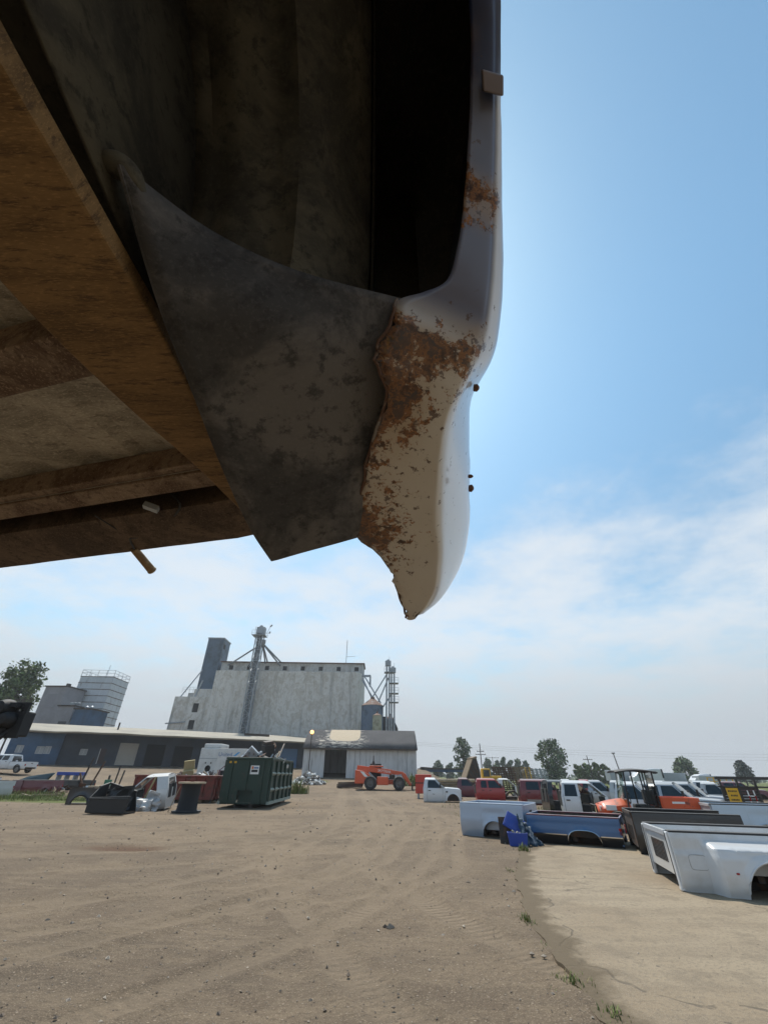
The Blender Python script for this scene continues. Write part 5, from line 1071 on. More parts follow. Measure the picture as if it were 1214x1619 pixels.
b = MB(); b.box(-1.4, 1.35, -.58, .58, .28, .46); b.box(-.4, .45, -.66, .66, .40, .62); b.build('chassis', M_['plastic'], ug, bevel=.03)
b = MB(); b.box(-.35, .12, -.6, .6, .62, .80); b.box(-.45, -.3, -.6, .6, .8, 1.25); b.build('bench_seat', M_['interior'], ug, bevel=.05)
b = MB(); b.lathe([(.15, -.012), (.18, -.012), (.18, .012), (.15, .012), (.15, -.012)], 16, (.38, .3, 1.0), 'x'); b.tube([(.38, .3, 1.0), (.5, .3, .85)], .02, 6); b.build('steering_wheel', M_['plastic'], ug)
for x0, x1 in ((.55, .42), (-.10, -.10), (-.5, -.52)):
    for s in (-1, 1): b = MB(); b.tube([(x0, s * .64, .6), (x1, s * .60, 1.85)], .026, 8); b.build('canopy_post', M_['plastic'], ug)
b = MB(); b.grid([[(-.72 + 1.45 * u, y, 1.86 + .07 * math.sin(math.pi * min(1, max(0, u))) - .05 * abs(y / .7) ** 3) for y in (-.7, -.5, 0, .5, .7)] for u in (0, .1, .3, .5, .7, .9, 1)]); b.build('canopy', M_['plastic'], ug, solid=.045, bevel=.01)
MB().add([(-.55, -.56, .9), (-.55, .56, .9), (-.57, .54, 1.82), (-.57, -.54, 1.82)], [(0, 1, 2, 3)]).build('rear_screen', glassmat('scuffed_plastic_screen', (.55, .55, .53)), ug, solid=.004)
MB().grid([[(.60 - .16 * t, y, .92 + .92 * t) for y in (-.56, 0, .56)] for t in (0, 1)]).build('windscreen', M_['glass'], ug, solid=.004)
for s in (-1, 1): b = MB(); b.box(-1.75, -.58, s * .66, s * .70, .72, 1.05); so = b.build('tray_side', M_['orange'], ug, bevel=.012); MB().box(-1.3, -.9, s * .701, s * .705, .87, .93).build('decal_text', M_['whitetext'], so)
b = MB(); b.box(-1.75, -.58, -.655, .655, .70, .735); b.box(-1.79, -1.752, -.69, .69, .72, 1.05); b.box(-.577, -.54, -.69, .69, .72, 1.08); b.build('cargo_tray', M_['orange'], ug, bevel=.01)
for x in (.95, -1.15):
    for s in (-.62, .62): wheel(ug, x, s, .31, .31, .24)
# small red bottle heap on the buggy bonnet edge: gas can
gc = thing('red_gas_can', 'small dusty red can lying beside the orange buggy', 'can', at_ground(985, 1318) + Vector((0, 0, 0))); MB().lathe([(0, 0), (.12, .01), (.13, .05), (.13, .24), (.08, .29), (.03, .31), (.03, .35), (0, .35)], 16).build('can', M_['red'], gc); MB().tube([(.02, 0, .34), (.11, 0, .30), (.13, 0, .22)], .012, 6).build('handle', M_['plastic'], gc)

# whole trucks parked behind
def veh(label, px, py, rzd, pm, kind='crew', box=False, glass='greenglass', hood=True):
    o = thing('truck_cab' if not box else 'pickup', label, 'truck cab' if not box else 'pickup', at_ground(px, py), R(rzd), 'trucks parked at the right'); L, D = (2.35, CREW) if kind == 'crew' else (1.5, REG); cab(o, L, pm, D, glass)
    if hood: front_clip(o, pm)
    if box: box_bed(o, -L - .05, 2.0, pm, H=.72)
veh('silver crew cab with bonnet standing behind the orange buggy', 1108, 1299, -38, M_['silver'])
veh('white cab with green tinted glass between the buggy and silver cab', 1048, 1303, -34, M_['white'], 'reg')
veh('pale grey cab seen over the buggy bonnet', 1012, 1279, -28, M_['champagne'], 'reg')
veh('white pickup far behind, under the pale trailer', 1140, 1262, -24, M_['white'], box=True)
veh('dark maroon pickup beside the yellow notice', 1192, 1266, -30, M_['dkmaroon'], box=True)
veh('white cab just showing behind the maroon crew cab', 917, 1264, -20, M_['white'], 'reg')
veh('silver cab behind the stripped black cab', 972, 1275, -22, M_['silver'], 'reg')

veh('white crew cab in the back row above the orange tray', 1078, 1272, -30, M_['white'])
veh('pale grey cab right of the silver cab, before the notice', 1165, 1284, -34, M_['champagne'], 'reg')
veh('black cab in the back row between silver and white cabs', 1098, 1280, -30, M_['black'], 'reg')
veh('silver cab low between the two white cabs at far right', 1128, 1290, -40, M_['silver'], 'reg')
veh('red cab in the back row left of the buggy canopy', 948, 1266, -18, M_['red'], 'reg')
# flat steel deck with a headache rack and yellow notice
hr = at_ground(1190, 1300); fb = thing('flatbed_rack', 'black steel headache rack and wooden deck with a yellow notice', 'truck rack', hr, R(-18))
b = MB(); b.box(-.9, 2.0, -.06, .06, 1.62, 1.74); b.box(-.9, 2.0, -.05, .05, 1.30, 1.36); b.build('top_beam', M_['black'], fb)
for x in (-.80, -.1, .62, 1.5): b = MB(); b.box(x, x + .09, -.05, .05, .0, 1.62); b.build('upright', M_['black'], fb)
b = MB()
for k in range(7): b.box(-.72, .64, -.02, .02, .55 + k * .11, .64 + k * .11)
b.build('steel_slats', M_['darksteel'], fb)
for x in (.2, .44):
    for z, q in ((.58, 'whitetext'), (.78, 'taillamp'), (1.0, 'whitetext')): b = MB(); b.box(x, x + .05, -.075, -.055, z, z + .2); b.build('reflector_strip', M_[q], fb)
b = MB(); b.box(-.62, -.14, -.085, -.06, .52, 1.28); sg = b.build('notice_board', M_['signyellow'], fb); sg['label'] = 'yellow notice with four lines of dark lettering'
for k, wd in enumerate((.36, .24, .32, .2)):         # the lettering is too blurred in the photo to read: four rows of broken strokes
    b = MB(); x = -.38 - wd / 2; zz = 1.16 - k * .17
    while x < -.38 + wd / 2:
        ww = rnd.uniform(.025, .05); b.box(x, x + ww, -.089, -.0855, zz - .035, zz + .03); x += ww + .018
    b.build('lettering', M_['ink'], sg)
for k in range(5): b = MB(); b.box(-1.3, 1.0, -.5 + k * .2 - .6, -.5 + k * .2 - .42, .40, .45); b.build('deck_plank', M_['wood'], fb, bevel=.006)
b = MB(); b.box(-1.2, .9, -1.0, -.9, .28, .398); b.box(-1.2, .9, -.4, -.3, .28, .398)
for x in (-1.1, .75): b.box(x, x + .1, -1.0, -.9, 0, .28); b.box(x, x + .1, -.4, -.3, 0, .28)
b.build('deck_frame', M_['darksteel'], fb)
pb = thing('plank_stack', 'stack of grey weathered planks by the silver pickup', 'planks', at_ground(1150, 1322) + Vector((-.2, 1.0, 0)), R(-14))
for i in range(3):
    for k in range(4): MB().box(-1.3, 1.1, -.4 + i * .22, -.2 + i * .22, .5 + k * .05, .545 + k * .05).build('plank', M_['wood'], pb, bevel=.004)
for x in (-.9, .7): MB().box(x, x + .1, -.4, .26, 0, .498).build('trestle', M_['darksteel'], pb)
# ------------------------------------------------------------------ middle and left of the yard
def rolloff(name, label, loc, rz, L, W, H, pm, rail, ribs, sticker=False):
    o = thing(name, label, 'container', loc, rz); t = .07; z0 = .18
    b = MB(); b.box(-W, 0, 0, L, z0, z0 + .08); b.build('floor', pm, o)
    for x in (-W, -t): b = MB(); b.box(x, x + t, t, L - t, z0 + .08, H); b.build('side_wall', pm, o)
    b = MB(); b.box(-W, 0, 0, t, .8, H); b.box(-W, -W * .66, 0, t, z0, .798); b.box(-W * .34, 0, 0, t, z0, .798); b.prism([(-W * .66, z0 + .0), (-W * .62, .798), (-W * .38, .798), (-W * .34, z0)], .28, .34, 'y'); b.build('front_wall', pm, o)
    b = MB(); b.box(-W, 0, L - t, L, z0 + .08, H); b.build('rear_gate', pm, o)
    b = MB()
    for p, q in (((-W, 0), (0, 0)), ((0, 0), (0, L)), ((0, L), (-W, L)), ((-W, L), (-W, 0))): b.bar((*p, H + .04), (*q, H + .04), .14, .12)
    b.build('top_rim', pm, o, bevel=.02)
    for k in range(ribs):
        y = .1 + (L - .25) * k / (ribs - 1)
        for x0, x1 in ((.003, .12), (-W - .12, -W - .003)): b = MB(); b.box(x0, x1, y, y + .09, z0, H - .03); b.build('rib', pm, o, bevel=.01)
    for z in ([H * .36, H * .70] if rail else []):
        for k in range(ribs - 1):
            y0, y1 = .1 + (L - .25) * k / (ribs - 1) + .095, .1 + (L - .25) * (k + 1) / (ribs - 1) - .005
            b = MB(); b.prism([(.003, z - .09), (.10, z - .01), (.10, z + .03), (.003, z + .09)], y0, y1, 'y'); b.build('side_rail', rail, o)
    for x in (-W * .36, -W * .70): b = MB(); b.box(x, x + .12, .1, L, .02, z0); b.build('skid', M_['darksteel'], o)
    b = MB(); b.box(.003, .13, .0, L, z0 - .02, z0 + .12); b.box(-W - .13, -W - .003, 0, L, z0 - .02, z0 + .12); b.build('bottom_rail', rail or pm, o)
    for x in (-W * .12, -W * .9): b = MB(); b.lathe([(0, -.1), (.16, -.1), (.16, .1), (0, .1)], 14, (x, L - .35, .16), 'x'); b.build('roller', M_['darksteel'], o)
    for x in (-W + .3, -W * .5 - .05, -.45): b = MB(); b.box(x, x + .1, -.09, -.003, .8 if abs(x + W / 2) < .2 else z0, H - .03); b.build('front_rib', pm, o, bevel=.01)
    if sticker:
        b = MB(); b.box(-W * .5 + .14, -W * .5 + .62, -.012, -.003, H - .72, H - .30); so = b.build('sticker', M_['whitetext'], o)
        for q, (x0, x1, z0_, z1_, mm) in enumerate(((.2, .3, -.47, -.34, 'amber'), (.2, .55, -.62, -.5, 'ink'), (.32, .58, -.45, -.38, 'bluetext'))): b = MB(); b.box(-W * .5 + x0, -W * .5 + x1, -.016, -.0125, H + z0_, H + z1_); b.build('print', M_[mm], so)
        b = MB(); b.box(-W + .15, -W + .55, -.012, -.003, H - .2, H - .1); b.build('warning_label', M_['yellow'], o)
    return o
pr_ = at_ground(419, 1279); GW, GL = 2.5, 7.3; GHt = at(430, 1200, pr_.y).z - .04
rolloff('rolloff_container', 'dark green roll-off scrap container heaped with scrap metal', (pr_.x, pr_.y, 0), R(1), GL, GW, GHt, M_['greenbin'], M_['greenrail'], 6, True)
pr2 = at_ground(352, 1267); RHt = 1.35
rolloff('rolloff_container', 'low rusty red roll-off container behind the cable reel', (pr2.x + .2, pr2.y, 0), R(88), 5.4, 2.3, RHt, M_['redbin'], None, 9)
def heap(name, label, cx, cy, z, ax, ay, hz, n, mats, seed, rz=0):
    r = random.Random(seed); b = MB()
    for i in range(n):
        x, y = r.uniform(-1, 1), r.uniform(-1, 1); top = hz * max(0, 1 - (x * x + y * y) * .45); p = Vector((x * ax, y * ay, r.uniform(.0, 1) * top)); M = Matrix.Translation(p) @ Matrix.Rotation(r.random() * 6.28, 4, 'Z') @ Matrix.Rotation(r.uniform(-.9, .9), 4, 'Y') @ Matrix.Rotation(r.uniform(-.6, .6), 4, 'X'); k = r.random(); m = r.randrange(len(mats))
        if k < .4: b.box(-r.uniform(.2, .6), r.uniform(.2, .6), -.03, .03, -.03, .03, m, M)
        elif k < .75: b.box(-r.uniform(.1, .4), r.uniform(.1, .4), -r.uniform(.1, .3), r.uniform(.1, .3), -.012, .012, m, M)
        else: b.box(-r.uniform(.06, .2), r.uniform(.06, .2), -r.uniform(.06, .2), r.uniform(.06, .2), -r.uniform(.05, .15), r.uniform(.05, .15), m, M)
    o = b.build(name, mats); o.location = (cx, cy, z); o.rotation_euler.z = rz; return tag(o, label, None, kind='stuff')
SCR = [M_['darksteel'], M_['rust'], M_['galv'], M_['wood'], M_['whiteboard'], M_['plastic'], M_['steel']]
heap('scrap_heap', 'mixed scrap metal and boards heaped in the green container', pr_.x - 1.25, pr_.y + 3.0, GHt - .25, 1.05, 2.6, .75, 150, SCR, 4)
heap('scrap_heap', 'mixed scrap and rags heaped in the red container', pr2.x - 2.5, pr2.y + 1.2, RHt - .2, 2.3, .9, .45, 90, SCR, 5)
heap('ground_debris', 'broken boards and scrap lying along the red container', pr2.x - 2.2, pr2.y - 1.5, .02, 2.6, .7, .12, 60, [M_['wood'], M_['palewood'], M_['galv'], M_['rust']], 6)
def scrap(name, label, cat, loc, rot, parts):
    o = thing(name, label, cat, loc, rot[2], tilt=rot[:2])
    for nm, mb, mt in parts: mb.build(nm, mt, o, bevel=.008)
    return o
gt = Vector((pr_.x, pr_.y, GHt))
scrap('metal_cabinet', 'grey metal cabinet leaning out of the green container', 'cabinet', gt + Vector((-1.9, .9, -.25)), (R(12), R(38), R(20)), [('body', MB().box(-.3, .3, -.25, .25, 0, 1.0), M_['galv']), ('door', MB().box(-.27, .27, -.27, -.252, .04, .96), M_['steel'])])
scrap('engine_lump', 'black greasy engine block on top of the green container', 'engine', gt + Vector((-.75, 2.2, .1)), (R(8), R(-10), R(30)), [('block', MB().box(-.3, .3, -.35, .35, 0, .75), M_['plastic']), ('head', MB().box(-.25, .25, -.3, .3, .752, .95), M_['darksteel']), ('manifold', MB().tube([(.3, -.2, .5), (.45, -.1, .6), (.45, .2, .75)], .06, 8), M_['rust'])])
for k, (x, y, a, l) in enumerate(((-.5, 3.6, 34, 2.2), (-1.3, 2.6, -40, 1.6), (-.9, 4.4, 25, 1.9))):
    o = tag(MB().bar((0, 0, 0), (0, l * math.cos(R(a)), l * abs(math.sin(R(a)))), .09, .05).build('scrap_bar', M_['wood'] if k else M_['darksteel'], bevel=.005), ('long dark bar sticking out of the green container', 'tan board near the cabinet in the green container', 'tan board at the far end of the green container')[k], 'bar'); o.location = gt + Vector((x, y, -.15))
rt = Vector((pr2.x, pr2.y, RHt))
scrap('seat_cushion', 'tan foam seat on the red container heap', 'seat', rt + Vector((-3.1, 1.0, .12)), (R(10), R(-8), R(15)), [('cushion', MB().box(-.35, .35, -.3, .3, 0, .28), M_['tan']), ('backrest', MB().box(-.35, .35, .1, .32, .282, .85), M_['tan'])])
rc = thing('truck_cab', 'crushed red cab remains lying on the red container', 'truck cab', rt + Vector((-.7, 1.3, -.45)), R(178), 'loose truck cabs'); cab(rc, 1.5, M_['dkmaroon'], REG, 'tint', miss=(0,), wind=False, seats=False)

# cable reel
rp = at_ground(294, 1285); reel = thing('cable_reel', 'black cable reel with a pale wooden top flange', 'cable reel', rp)
MB().lathe([(0, .0), (.66, .0), (.66, .07), (.50, .075), (.46, .12), (.43, .5), (.44, 1.0), (.47, 1.14)], 36).build('drum', mat('black_cable', (.02, .022, .026), r=.7, waves=('Z', 9, .02)), reel); MB().lathe([(.30, 1.142), (.64, 1.142), (.64, 1.21), (.0, 1.21)], 36).build('top_flange', M_['palewood'], reel); MB().lathe([(.06, 1.212), (.1, 1.215), (.1, 1.23), (0, 1.23)], 14).build('hub_plate', M_['rust'], reel)
pw = tag(MB().bar((0, 0, 0), (.28, .1, 1.02), .06, .04).build('leaning_stick', M_['palewood']), 'pale stick leaning on the cable reel', 'stick'); pw.location = rp + Vector((-.86, .0, 0))

# wrecked white cab, the black liner tub in front of it and crumpled panels
wp = at_ground(282, 1279); wc = thing('truck_cab', 'wrecked white cab shell with doors gone, behind the black liner', 'truck cab', at_ground(203, 1282) + Vector((0, 1.0, 0)), R(190), 'loose truck cabs', tilt=(R(-3), R(4)))
cab(wc, 1.75, M_['white_worn'], REG, 'glass', miss=(0,)); shift(wc, .3)
b = MB(); b.tube([(-.25, .86, .08), (-.55, .88, .8), (-.75, .72, 1.38)], .045, 8); b.build('bent_pillar', M_['tan'], wc)
lq = at_ground(150, 1289); lt_ = thing('bed_liner', 'black plastic truck bed liner tipped open beside the wrecked cab', 'bed liner', lq + Vector((.35, .9, 0)), R(-8))
b = MB(); b.prism([(-.86, .05), (1.02, .05), (1.08, .68), (-.80, .62)], -.80, -.74, 'y'); b.box(-.82, 1.06, -.83, -.80, .54, .60); b.build('front_panel', M_['plastic'], lt_, bevel=.03)
b = MB(); b.prism([(-.80, .06), (.25, .06), (.22, 1.12), (-.35, .98), (-.80, .60)], -.88, -.82, 'x'); b.build('side_panel', M_['plastic'], lt_, bevel=.02)
b = MB(); b.prism([(-.82, .06), (.85, .06), (.62, .80), (-.80, 1.14)], .25, .30, 'y'); b.build('back_panel', M_['black'], lt_, bevel=.02); b = MB(); b.bar((-.85, -.36, 1.0), (-.85, .27, 1.14), .09, .06); b.bar((-.85, .27, 1.14), (.64, .27, .81), .1, .07); b.build('rim', M_['plastic'], lt_, bevel=.015)
b = MB(); b.box(-.8, .85, -.7, .25, .03, .06); b.build('bottom_panel', M_['plastic'], lt_)
def crumple(name, label, loc, w, h, seed, mt, rot):
    r = []
    for i in range(11):
        q = []
        for k in range(9):
            u, v = i / 10 - .5, k / 8 - .5; n = noise.noise((u * 3 + seed, v * 3, seed)); n2 = noise.noise((u * 6, v * 6 + seed, 2)); q.append((u * w + n2 * .05, n * .28 + n2 * .1, (v + .5) * h + n * .06))
        r.append(q)
    o = MB().grid(r, 0, False).build(name, mt, solid=.006); o.location = loc; o.rotation_euler = rot; return tag(o, label, 'scrap')
crumple('crushed_liner_sheet', 'crushed black plastic sheet stuffed in the tipped liner', lq + Vector((.35, .75, .08)), 1.5, .95, 9, M_['plastic'], (R(-14), R(-6), R(-8))); cp_ = at_ground(214, 1284)
crumple('crushed_wing', 'crumpled white wing panel lying before the wrecked cab', cp_ + Vector((.05, .1, 0)), 1.0, .62, 1, M_['white_worn'], (R(-28), 0, R(10))); crumple('crushed_wing', 'torn silver panel bent over the wrecked cab nose', cp_ + Vector((.35, .45, .05)), .9, .75, 2, M_['champagne'], (R(-15), R(12), R(-20))); crumple('crushed_wing', 'small silver scrap panel on the ground by the liner', cp_ + Vector((-.1, -.05, 0)), .6, .3, 3, M_['silver'], (R(-60), 0, R(5)))
fp = at_ground(118, 1273); fw_ = thing('wheel_arch_panel', 'black rear quarter panel with round wheel arch, left of the liner', 'body panel', fp + Vector((.1, .3, 0)), R(8))
f = MB(); archpanel(f, -1, lin_xs(-.75, .95, 12, [.42 * math.cos(R(a)) for a in range(0, 181, 12)]), lambda x: math.sqrt(max(0, .42 ** 2 - x * x)) if abs(x) < .42 else .0, lambda x: .82 - .1 * abs(x), lambda x, z: .1 + .08 * max(0, 1 - abs(math.hypot(x, z) - .45) / .14)); f.build('panel', M_['black'], fw_); b = MB(); b.tube([(.45 * math.cos(R(a)), -.2, .45 * math.sin(R(a))) for a in range(0, 181, 12)], .05, 8); b.build('flare', M_['plastic'], fw_); MB().box(-.6, .8, -.05, .5, 0, .06).build('brace', M_['darksteel'], fw_)

# left edge: beds in the grass, pickup, racks, lumber
bed_at('white truck bed in the grass at the left edge', (-60, 1262), (33, 1260), M_['champagne'], side=1, L=2.6, H=.95, ra=.36)
bed_at('dark maroon truck bed in the grass, behind the white one', (30, 1256), (96, 1254), M_['dkmaroon'], side=1, L=3.0, H=.9, ra=.36)
bed_at('second white truck bed stacked behind at the left edge', (-70, 1254), (36, 1251), M_['white'], side=1, L=2.6, H=1.0, ra=.36)
bed_at('charcoal truck bed right of the maroon one', (96, 1250), (150, 1249), M_['black'], side=1, L=2.6, H=.75, ra=.36)
lp_ = at(-8, 1215, 58); pickup('pickup', 'white crew cab pickup parked before the blue warehouse', on(lp_.x, 58), R(176), M_['white'], 'crew', None, glass='tint')
gl = at_ground(40, 1248); w_ = thing('windscreen_stack', 'leaning stack of green tinted windscreens behind the beds', 'windscreens', gl, R(10))
for k in range(3): MB().add([(-1.2, .2 * k, .52), (1.3, .2 * k, .56), (1.5, .2 * k + .7, 1.25), (-.4, .2 * k + .5, .95)], [(0, 1, 2, 3)]).build('windscreen', M_['greenglass'], w_, solid=.006)
MB().box(-1.6, 1.6, -.1, 1.0, 0, .5).build('stand', M_['darksteel'], w_)
bk_ = at_ground(106, 1246); br_ = thing('blue_rack', 'low bright blue steel rack among the scrap at left', 'rack', bk_, R(4))
MB().box(-1.2, 1.2, -.4, .4, 1.0, 1.28).build('top', M_['bluetub'], br_, bevel=.02)
for x in (-1.15, -.4, .4, 1.05): MB().box(x, x + .1, -.38, .38, 0, .998).build('leg', M_['galv'], br_)
for k, (px, py, l, a) in enumerate(((122, 1250, 2.6, 12), (138, 1251, 2.4, 18), (178, 1247, 1.9, 4), (131, 1252, 1.6, -30), (186, 1246, 1.5, 8))):
    g = at_ground(px, py); o = tag(MB().bar((0, 0, 0), (l * math.sin(R(a)), 0, l * math.cos(R(a))), .11).build('leaning_post', M_['rust'] if k % 2 else M_['darksteel']), ('tall dark post leaning right beside the blue rack', 'tall rusty post leaning between rack and green drum', 'short upright dark post right of the green drum', 'rusty post leaning left by the blue rack', 'short dark post near the wrecked cab roof')[k], 'post'); o.location = g
gd = at_ground(166, 1252); dr = thing('drum', 'green drum with scrap standing behind the black liner', 'drum', gd); MB().lathe([(0, .0), (.29, .0), (.3, .3), (.29, .31), (.3, .6), (.29, .61), (.3, .9), (0, .9)], 22).build('drum', mat('green_drum_paint', (.03, .16, .1), r=.5, dust=.3), dr); MB().lathe([(0, .9), (.09, .91), (.09, 1.2), (0, 1.3)], 12).build('neck', M_['darksteel'], dr)
o = tag(MB().box(-.7, .6, -.3, .3, 0, .5).build('orange_pallet', M_['palewood'], bevel=.02), 'orange brown wooden crate behind the black liner', 'crate'); o.location = at_ground(152, 1254); o['label'] = 'orange brown wooden crate left of the green drum'
for k in range(2): MB().box(-.72, .62, -.32, -.302, .08 + k * .2, .2 + k * .2).build('slat', M_['wood'], o)
for k, (x0, y0, x1, y1) in enumerate(((25, 1262, 95, 1259), (34, 1259, 50, 1263))):
    g0, g1 = at_ground(x0, y0), at_ground(x1, y1); tag(MB().bar(g0 + Vector((0, 0, .09)), g1 + Vector((0, 0, .07)), .14, .12).build('timber_rail', M_['wood']), ('long weathered timber lying in the grass before the beds', 'short weathered timber crossing the long one in the grass')[k], 'timber')
heap('yard_scrap', 'low line of mixed scrap before the warehouse', -27, 42, gz(-27, 42), 7, 2.0, .5, 150, [M_['darksteel'], M_['rust'], M_['galv'], M_['wood'], M_['plastic']], 8)
# white van body and lettered white panel truck before the warehouse
v0 = at_ground(333, 1226); vb = thing('van_body', 'tall white van body with a dark wheel hole, before the warehouse', 'van body', Vector((at(330, 1200, 62).x, 62, gz(-22, 62))), R(-2)); vt_ = at(332, 1176, 62).z - gz(-22, 62)
MB().box(-1.25, 1.2, 0, 3, .35, vt_ - .5).build('body', M_['whiteboard'], vb, bevel=.08); MB().box(-1.0, 1.3, .2, 3, vt_ - .498, vt_).build('roof', M_['whiteboard'], vb, bevel=.1); MB().box(-1.23, 1.18, -.02, -.003, vt_ * .58, vt_ * .60).build('seam', M_['galv'], vb)
MB().lathe([(0, -.03), (.36, -.03), (.36, -.004)], 18, (.1, 0, vt_ * .32), 'y').build('wheel_hole', M_['gap'], vb)
for x in (-.3, .4): MB().lathe([(0, -.03), (.09, -.03), (.09, -.004)], 10, (x, 0, vt_ * .47), 'y').build('lamp', M_['plastic'], vb)
for x in (-1.0, .8): wheel(vb, x, .3, .35, .35, .3); wheel(vb, x, 2.6, .35, .35, .3)
uy = 58; ub = thing('panel_truck', 'white panel box lettered in blue with a blue arrow, behind the containers', 'box truck', Vector((at(343, 1200, uy).x, uy, gz(-20, uy))), R(-3)); uw = at(388, 1200, uy).x - at(343, 1200, uy).x; ut = at(360, 1184, uy).z - gz(-20, uy)
MB().box(0, uw, 0, 4, .5, ut).build('box', M_['whiteboard'], ub, bevel=.04)
for x in (.6, uw - .6): wheel(ub, x, .25, .4, .4, .3); wheel(ub, x, 3.6, .4, .4, .3)
text_part('United', .62, M_['bluetext'], ub, Matrix.Translation((.95, -.006, ut - .62)) @ Matrix.Rotation(R(90), 4, 'X')); MB().prism([(2.05, ut - .95), (2.75, ut - .35), (2.45, ut - .38), (1.9, ut - .78), (2.25, ut - .74)], -.012, -.003, 'y').build('arrow_logo', M_['skyblue'], ub)

# telehandler by the barn
tq = at_ground(585.5, 1250); th = thing('telehandler', 'orange telehandler with long lowered boom before the white barn', 'telehandler', tq + Vector((0, .9, 0)), R(-2)); O = M_['orange']
MB().prism([(-1.75, .6), (-.35, .6), (-.05, 1.1), (-.1, 1.45), (-1.0, 1.85), (-1.75, 1.9)], -.95, .95, 'y').build('counterweight', O, th, bevel=.06)
MB().prism([(-1.2, 1.78), (-.65, 1.25), (-.3, 1.25), (-.75, 1.72)], -.965, -.953, 'y').build('pale_stripe', M_['whitetext'], th)
b = MB(); b.box(-.2, 3.4, -.55, .55, .55, 1.0); b.box(.75, 2.0, -1.02, -.4, .5, 1.28); b.build('chassis', O, th, bevel=.05)
for s in (-1, 1): b = MB(); b.prism([(-.8, 2.2), (-.15, 2.1), (-.3, 1.2), (-.9, 1.3)], s * .42 - .04, s * .42 + .04, 'y'); b.build('boom_mount', O, th)
b = MB(); b.bar((-1.6, 0, 2.12), (2.4, 0, 1.72), .5, .5); b.build('boom', O, th, bevel=.03); b = MB(); b.bar((2.2, 0, 1.76), (3.7, 0, 1.58), .4, .38); b.build('inner_boom', O, th, bevel=.03); b = MB(); b.box(-.2, 1.4, -.3, .3, 2.2, 2.34); b.build('boom_cover', O, th, bevel=.04)
text_part('SKYTRAK', .36, M_['whitetext'], th, Matrix.Translation((1.55, -.262, 1.80)) @ Matrix.Rotation(R(5.7), 4, 'Y') @ Matrix.Rotation(R(90), 4, 'X'))
b = MB(); b.prism([(3.5, 1.75), (3.95, 1.6), (4.65, .55), (4.45, .42), (4.1, .75), (3.55, 1.35)], -.3, .3, 'y'); b.build('boom_head', O, th, bevel=.04)
b = MB(); b.box(4.6, 4.7, -.7, .7, .1, .75); b.build('carriage', M_['darksteel'], th)
for s in (-.35, .35): b = MB(); b.box(4.7, 4.76, s - .06, s + .06, .06, 1.0); b.box(4.76, 5.6, s - .06, s + .06, .06, .11); b.build('fork', M_['darksteel'], th)
b = MB(); b.bar((3.4, -.2, 1.3), (3.6, -.2, .7), .2); b.bar((2.9, -.35, 1.35), (3.5, -.3, 1.45), .18); b.bar((-.5, -.3, 1.9), (.6, -.3, 1.0), .16); b.build('hydraulic_ram', M_['galv'], th)
b = MB(); b.box(-.15, 1.15, .5, 1.2, .9, 2.55); b.build('cab', M_['interior'], th, bevel=.08); b = MB(); b.lathe([(.22, 0), (.16, .3), (.06, .5), (.04, 1.0), (0, 1.0)], 10, (.25, .3, 2.35)); b.build('exhaust', M_['darksteel'], th); b = MB(); b.box(2.0, 3.2, -.9, -.5, 1.05, 1.15); b.box(2.1, 2.75, -.6, -.45, 1.15, 1.5); b.build('step', M_['darksteel'], th)
for x in (0, 3.2):
    for s in (-.95, .95): wheel(th, x, s, .68, .68, .45, rimm=mat('dusty_grey_rim', (.12, .115, .11), r=.8))
b = MB(); b.box(-.1, .1, -.9, .9, .58, .78); b.box(3.1, 3.3, -.9, .9, .58, .78); b.build('axle', M_['darksteel'], th)
# rubble and timber by the barn
def rocks(name, label, cx, cy, ax, ay, h, n, seed, mats, smin=.08, smax=.3):
    r = random.Random(seed); b = MB(); base = [Vector(p) for p in ((1, 0, 0), (-1, 0, 0), (0, 1, 0), (0, -1, 0), (0, 0, 1), (0, 0, -1))]; fs = [(0, 2, 4), (2, 1, 4), (1, 3, 4), (3, 0, 4), (2, 0, 5), (1, 2, 5), (3, 1, 5), (0, 3, 5)]
    for _ in range(n):
        a, q = r.random() * 6.28, math.sqrt(r.random()); x, y = cx + math.cos(a) * q * ax, cy + math.sin(a) * q * ay; s = r.uniform(smin, smax); z = gz(x, y) + h * (1 - q) * r.random() + s * .3
        ro = Matrix.Rotation(r.random() * 6, 3, 'Z') @ Matrix.Rotation(r.random() * 3, 3, 'X'); b.add([ro @ Vector((p.x * s * r.uniform(.7, 1.3), p.y * s * r.uniform(.6, 1.2), p.z * s * r.uniform(.5, 1))) + Vector((x, y, z)) for p in base], fs, r.randrange(len(mats)))
    return tag(b.build(name, mats, recalc=False), label, None, kind='stuff')
rk = at_ground(487, 1240); rocks('rubble_pile', 'pale grey rubble pile left of the barn doorway', rk.x, rk.y, 2.2, 1.6, 1.5, 420, 11, [M_['concrete'], M_['whiteboard'], mat('dark_rubble', (.12, .11, .1), r=.9)])
tk = at_ground(552, 1246); tb_ = thing('timber_pile', 'low pile of dark timbers between barn doorway and telehandler', 'timber pile', tk, R(6))
for k in range(14): MB().bar((-1.5 + .3 * rnd.random(), -.6 + .2 * (k % 6), .1 + .18 * (k // 6)), (1.3 + .4 * rnd.random(), -.55 + .2 * (k % 6), .12 + .18 * (k // 6) + .1 * rnd.random()), .16, .15).build('timber', M_['wood'] if k % 3 else M_['darksteel'], tb_)
w2 = at_ground(466, 1236); grass('weeds', 'dry weeds growing at the barn wall and telehandler', [(w2.x, w2.y + 1.5, 1.2, .6, 160, 1.3), (at(650, 1240, 62).x, 62, 1.6, .8, 200, 1.2), (at(655, 1240, 66).x, 66, 1.5, 1, 150, 1.4)])
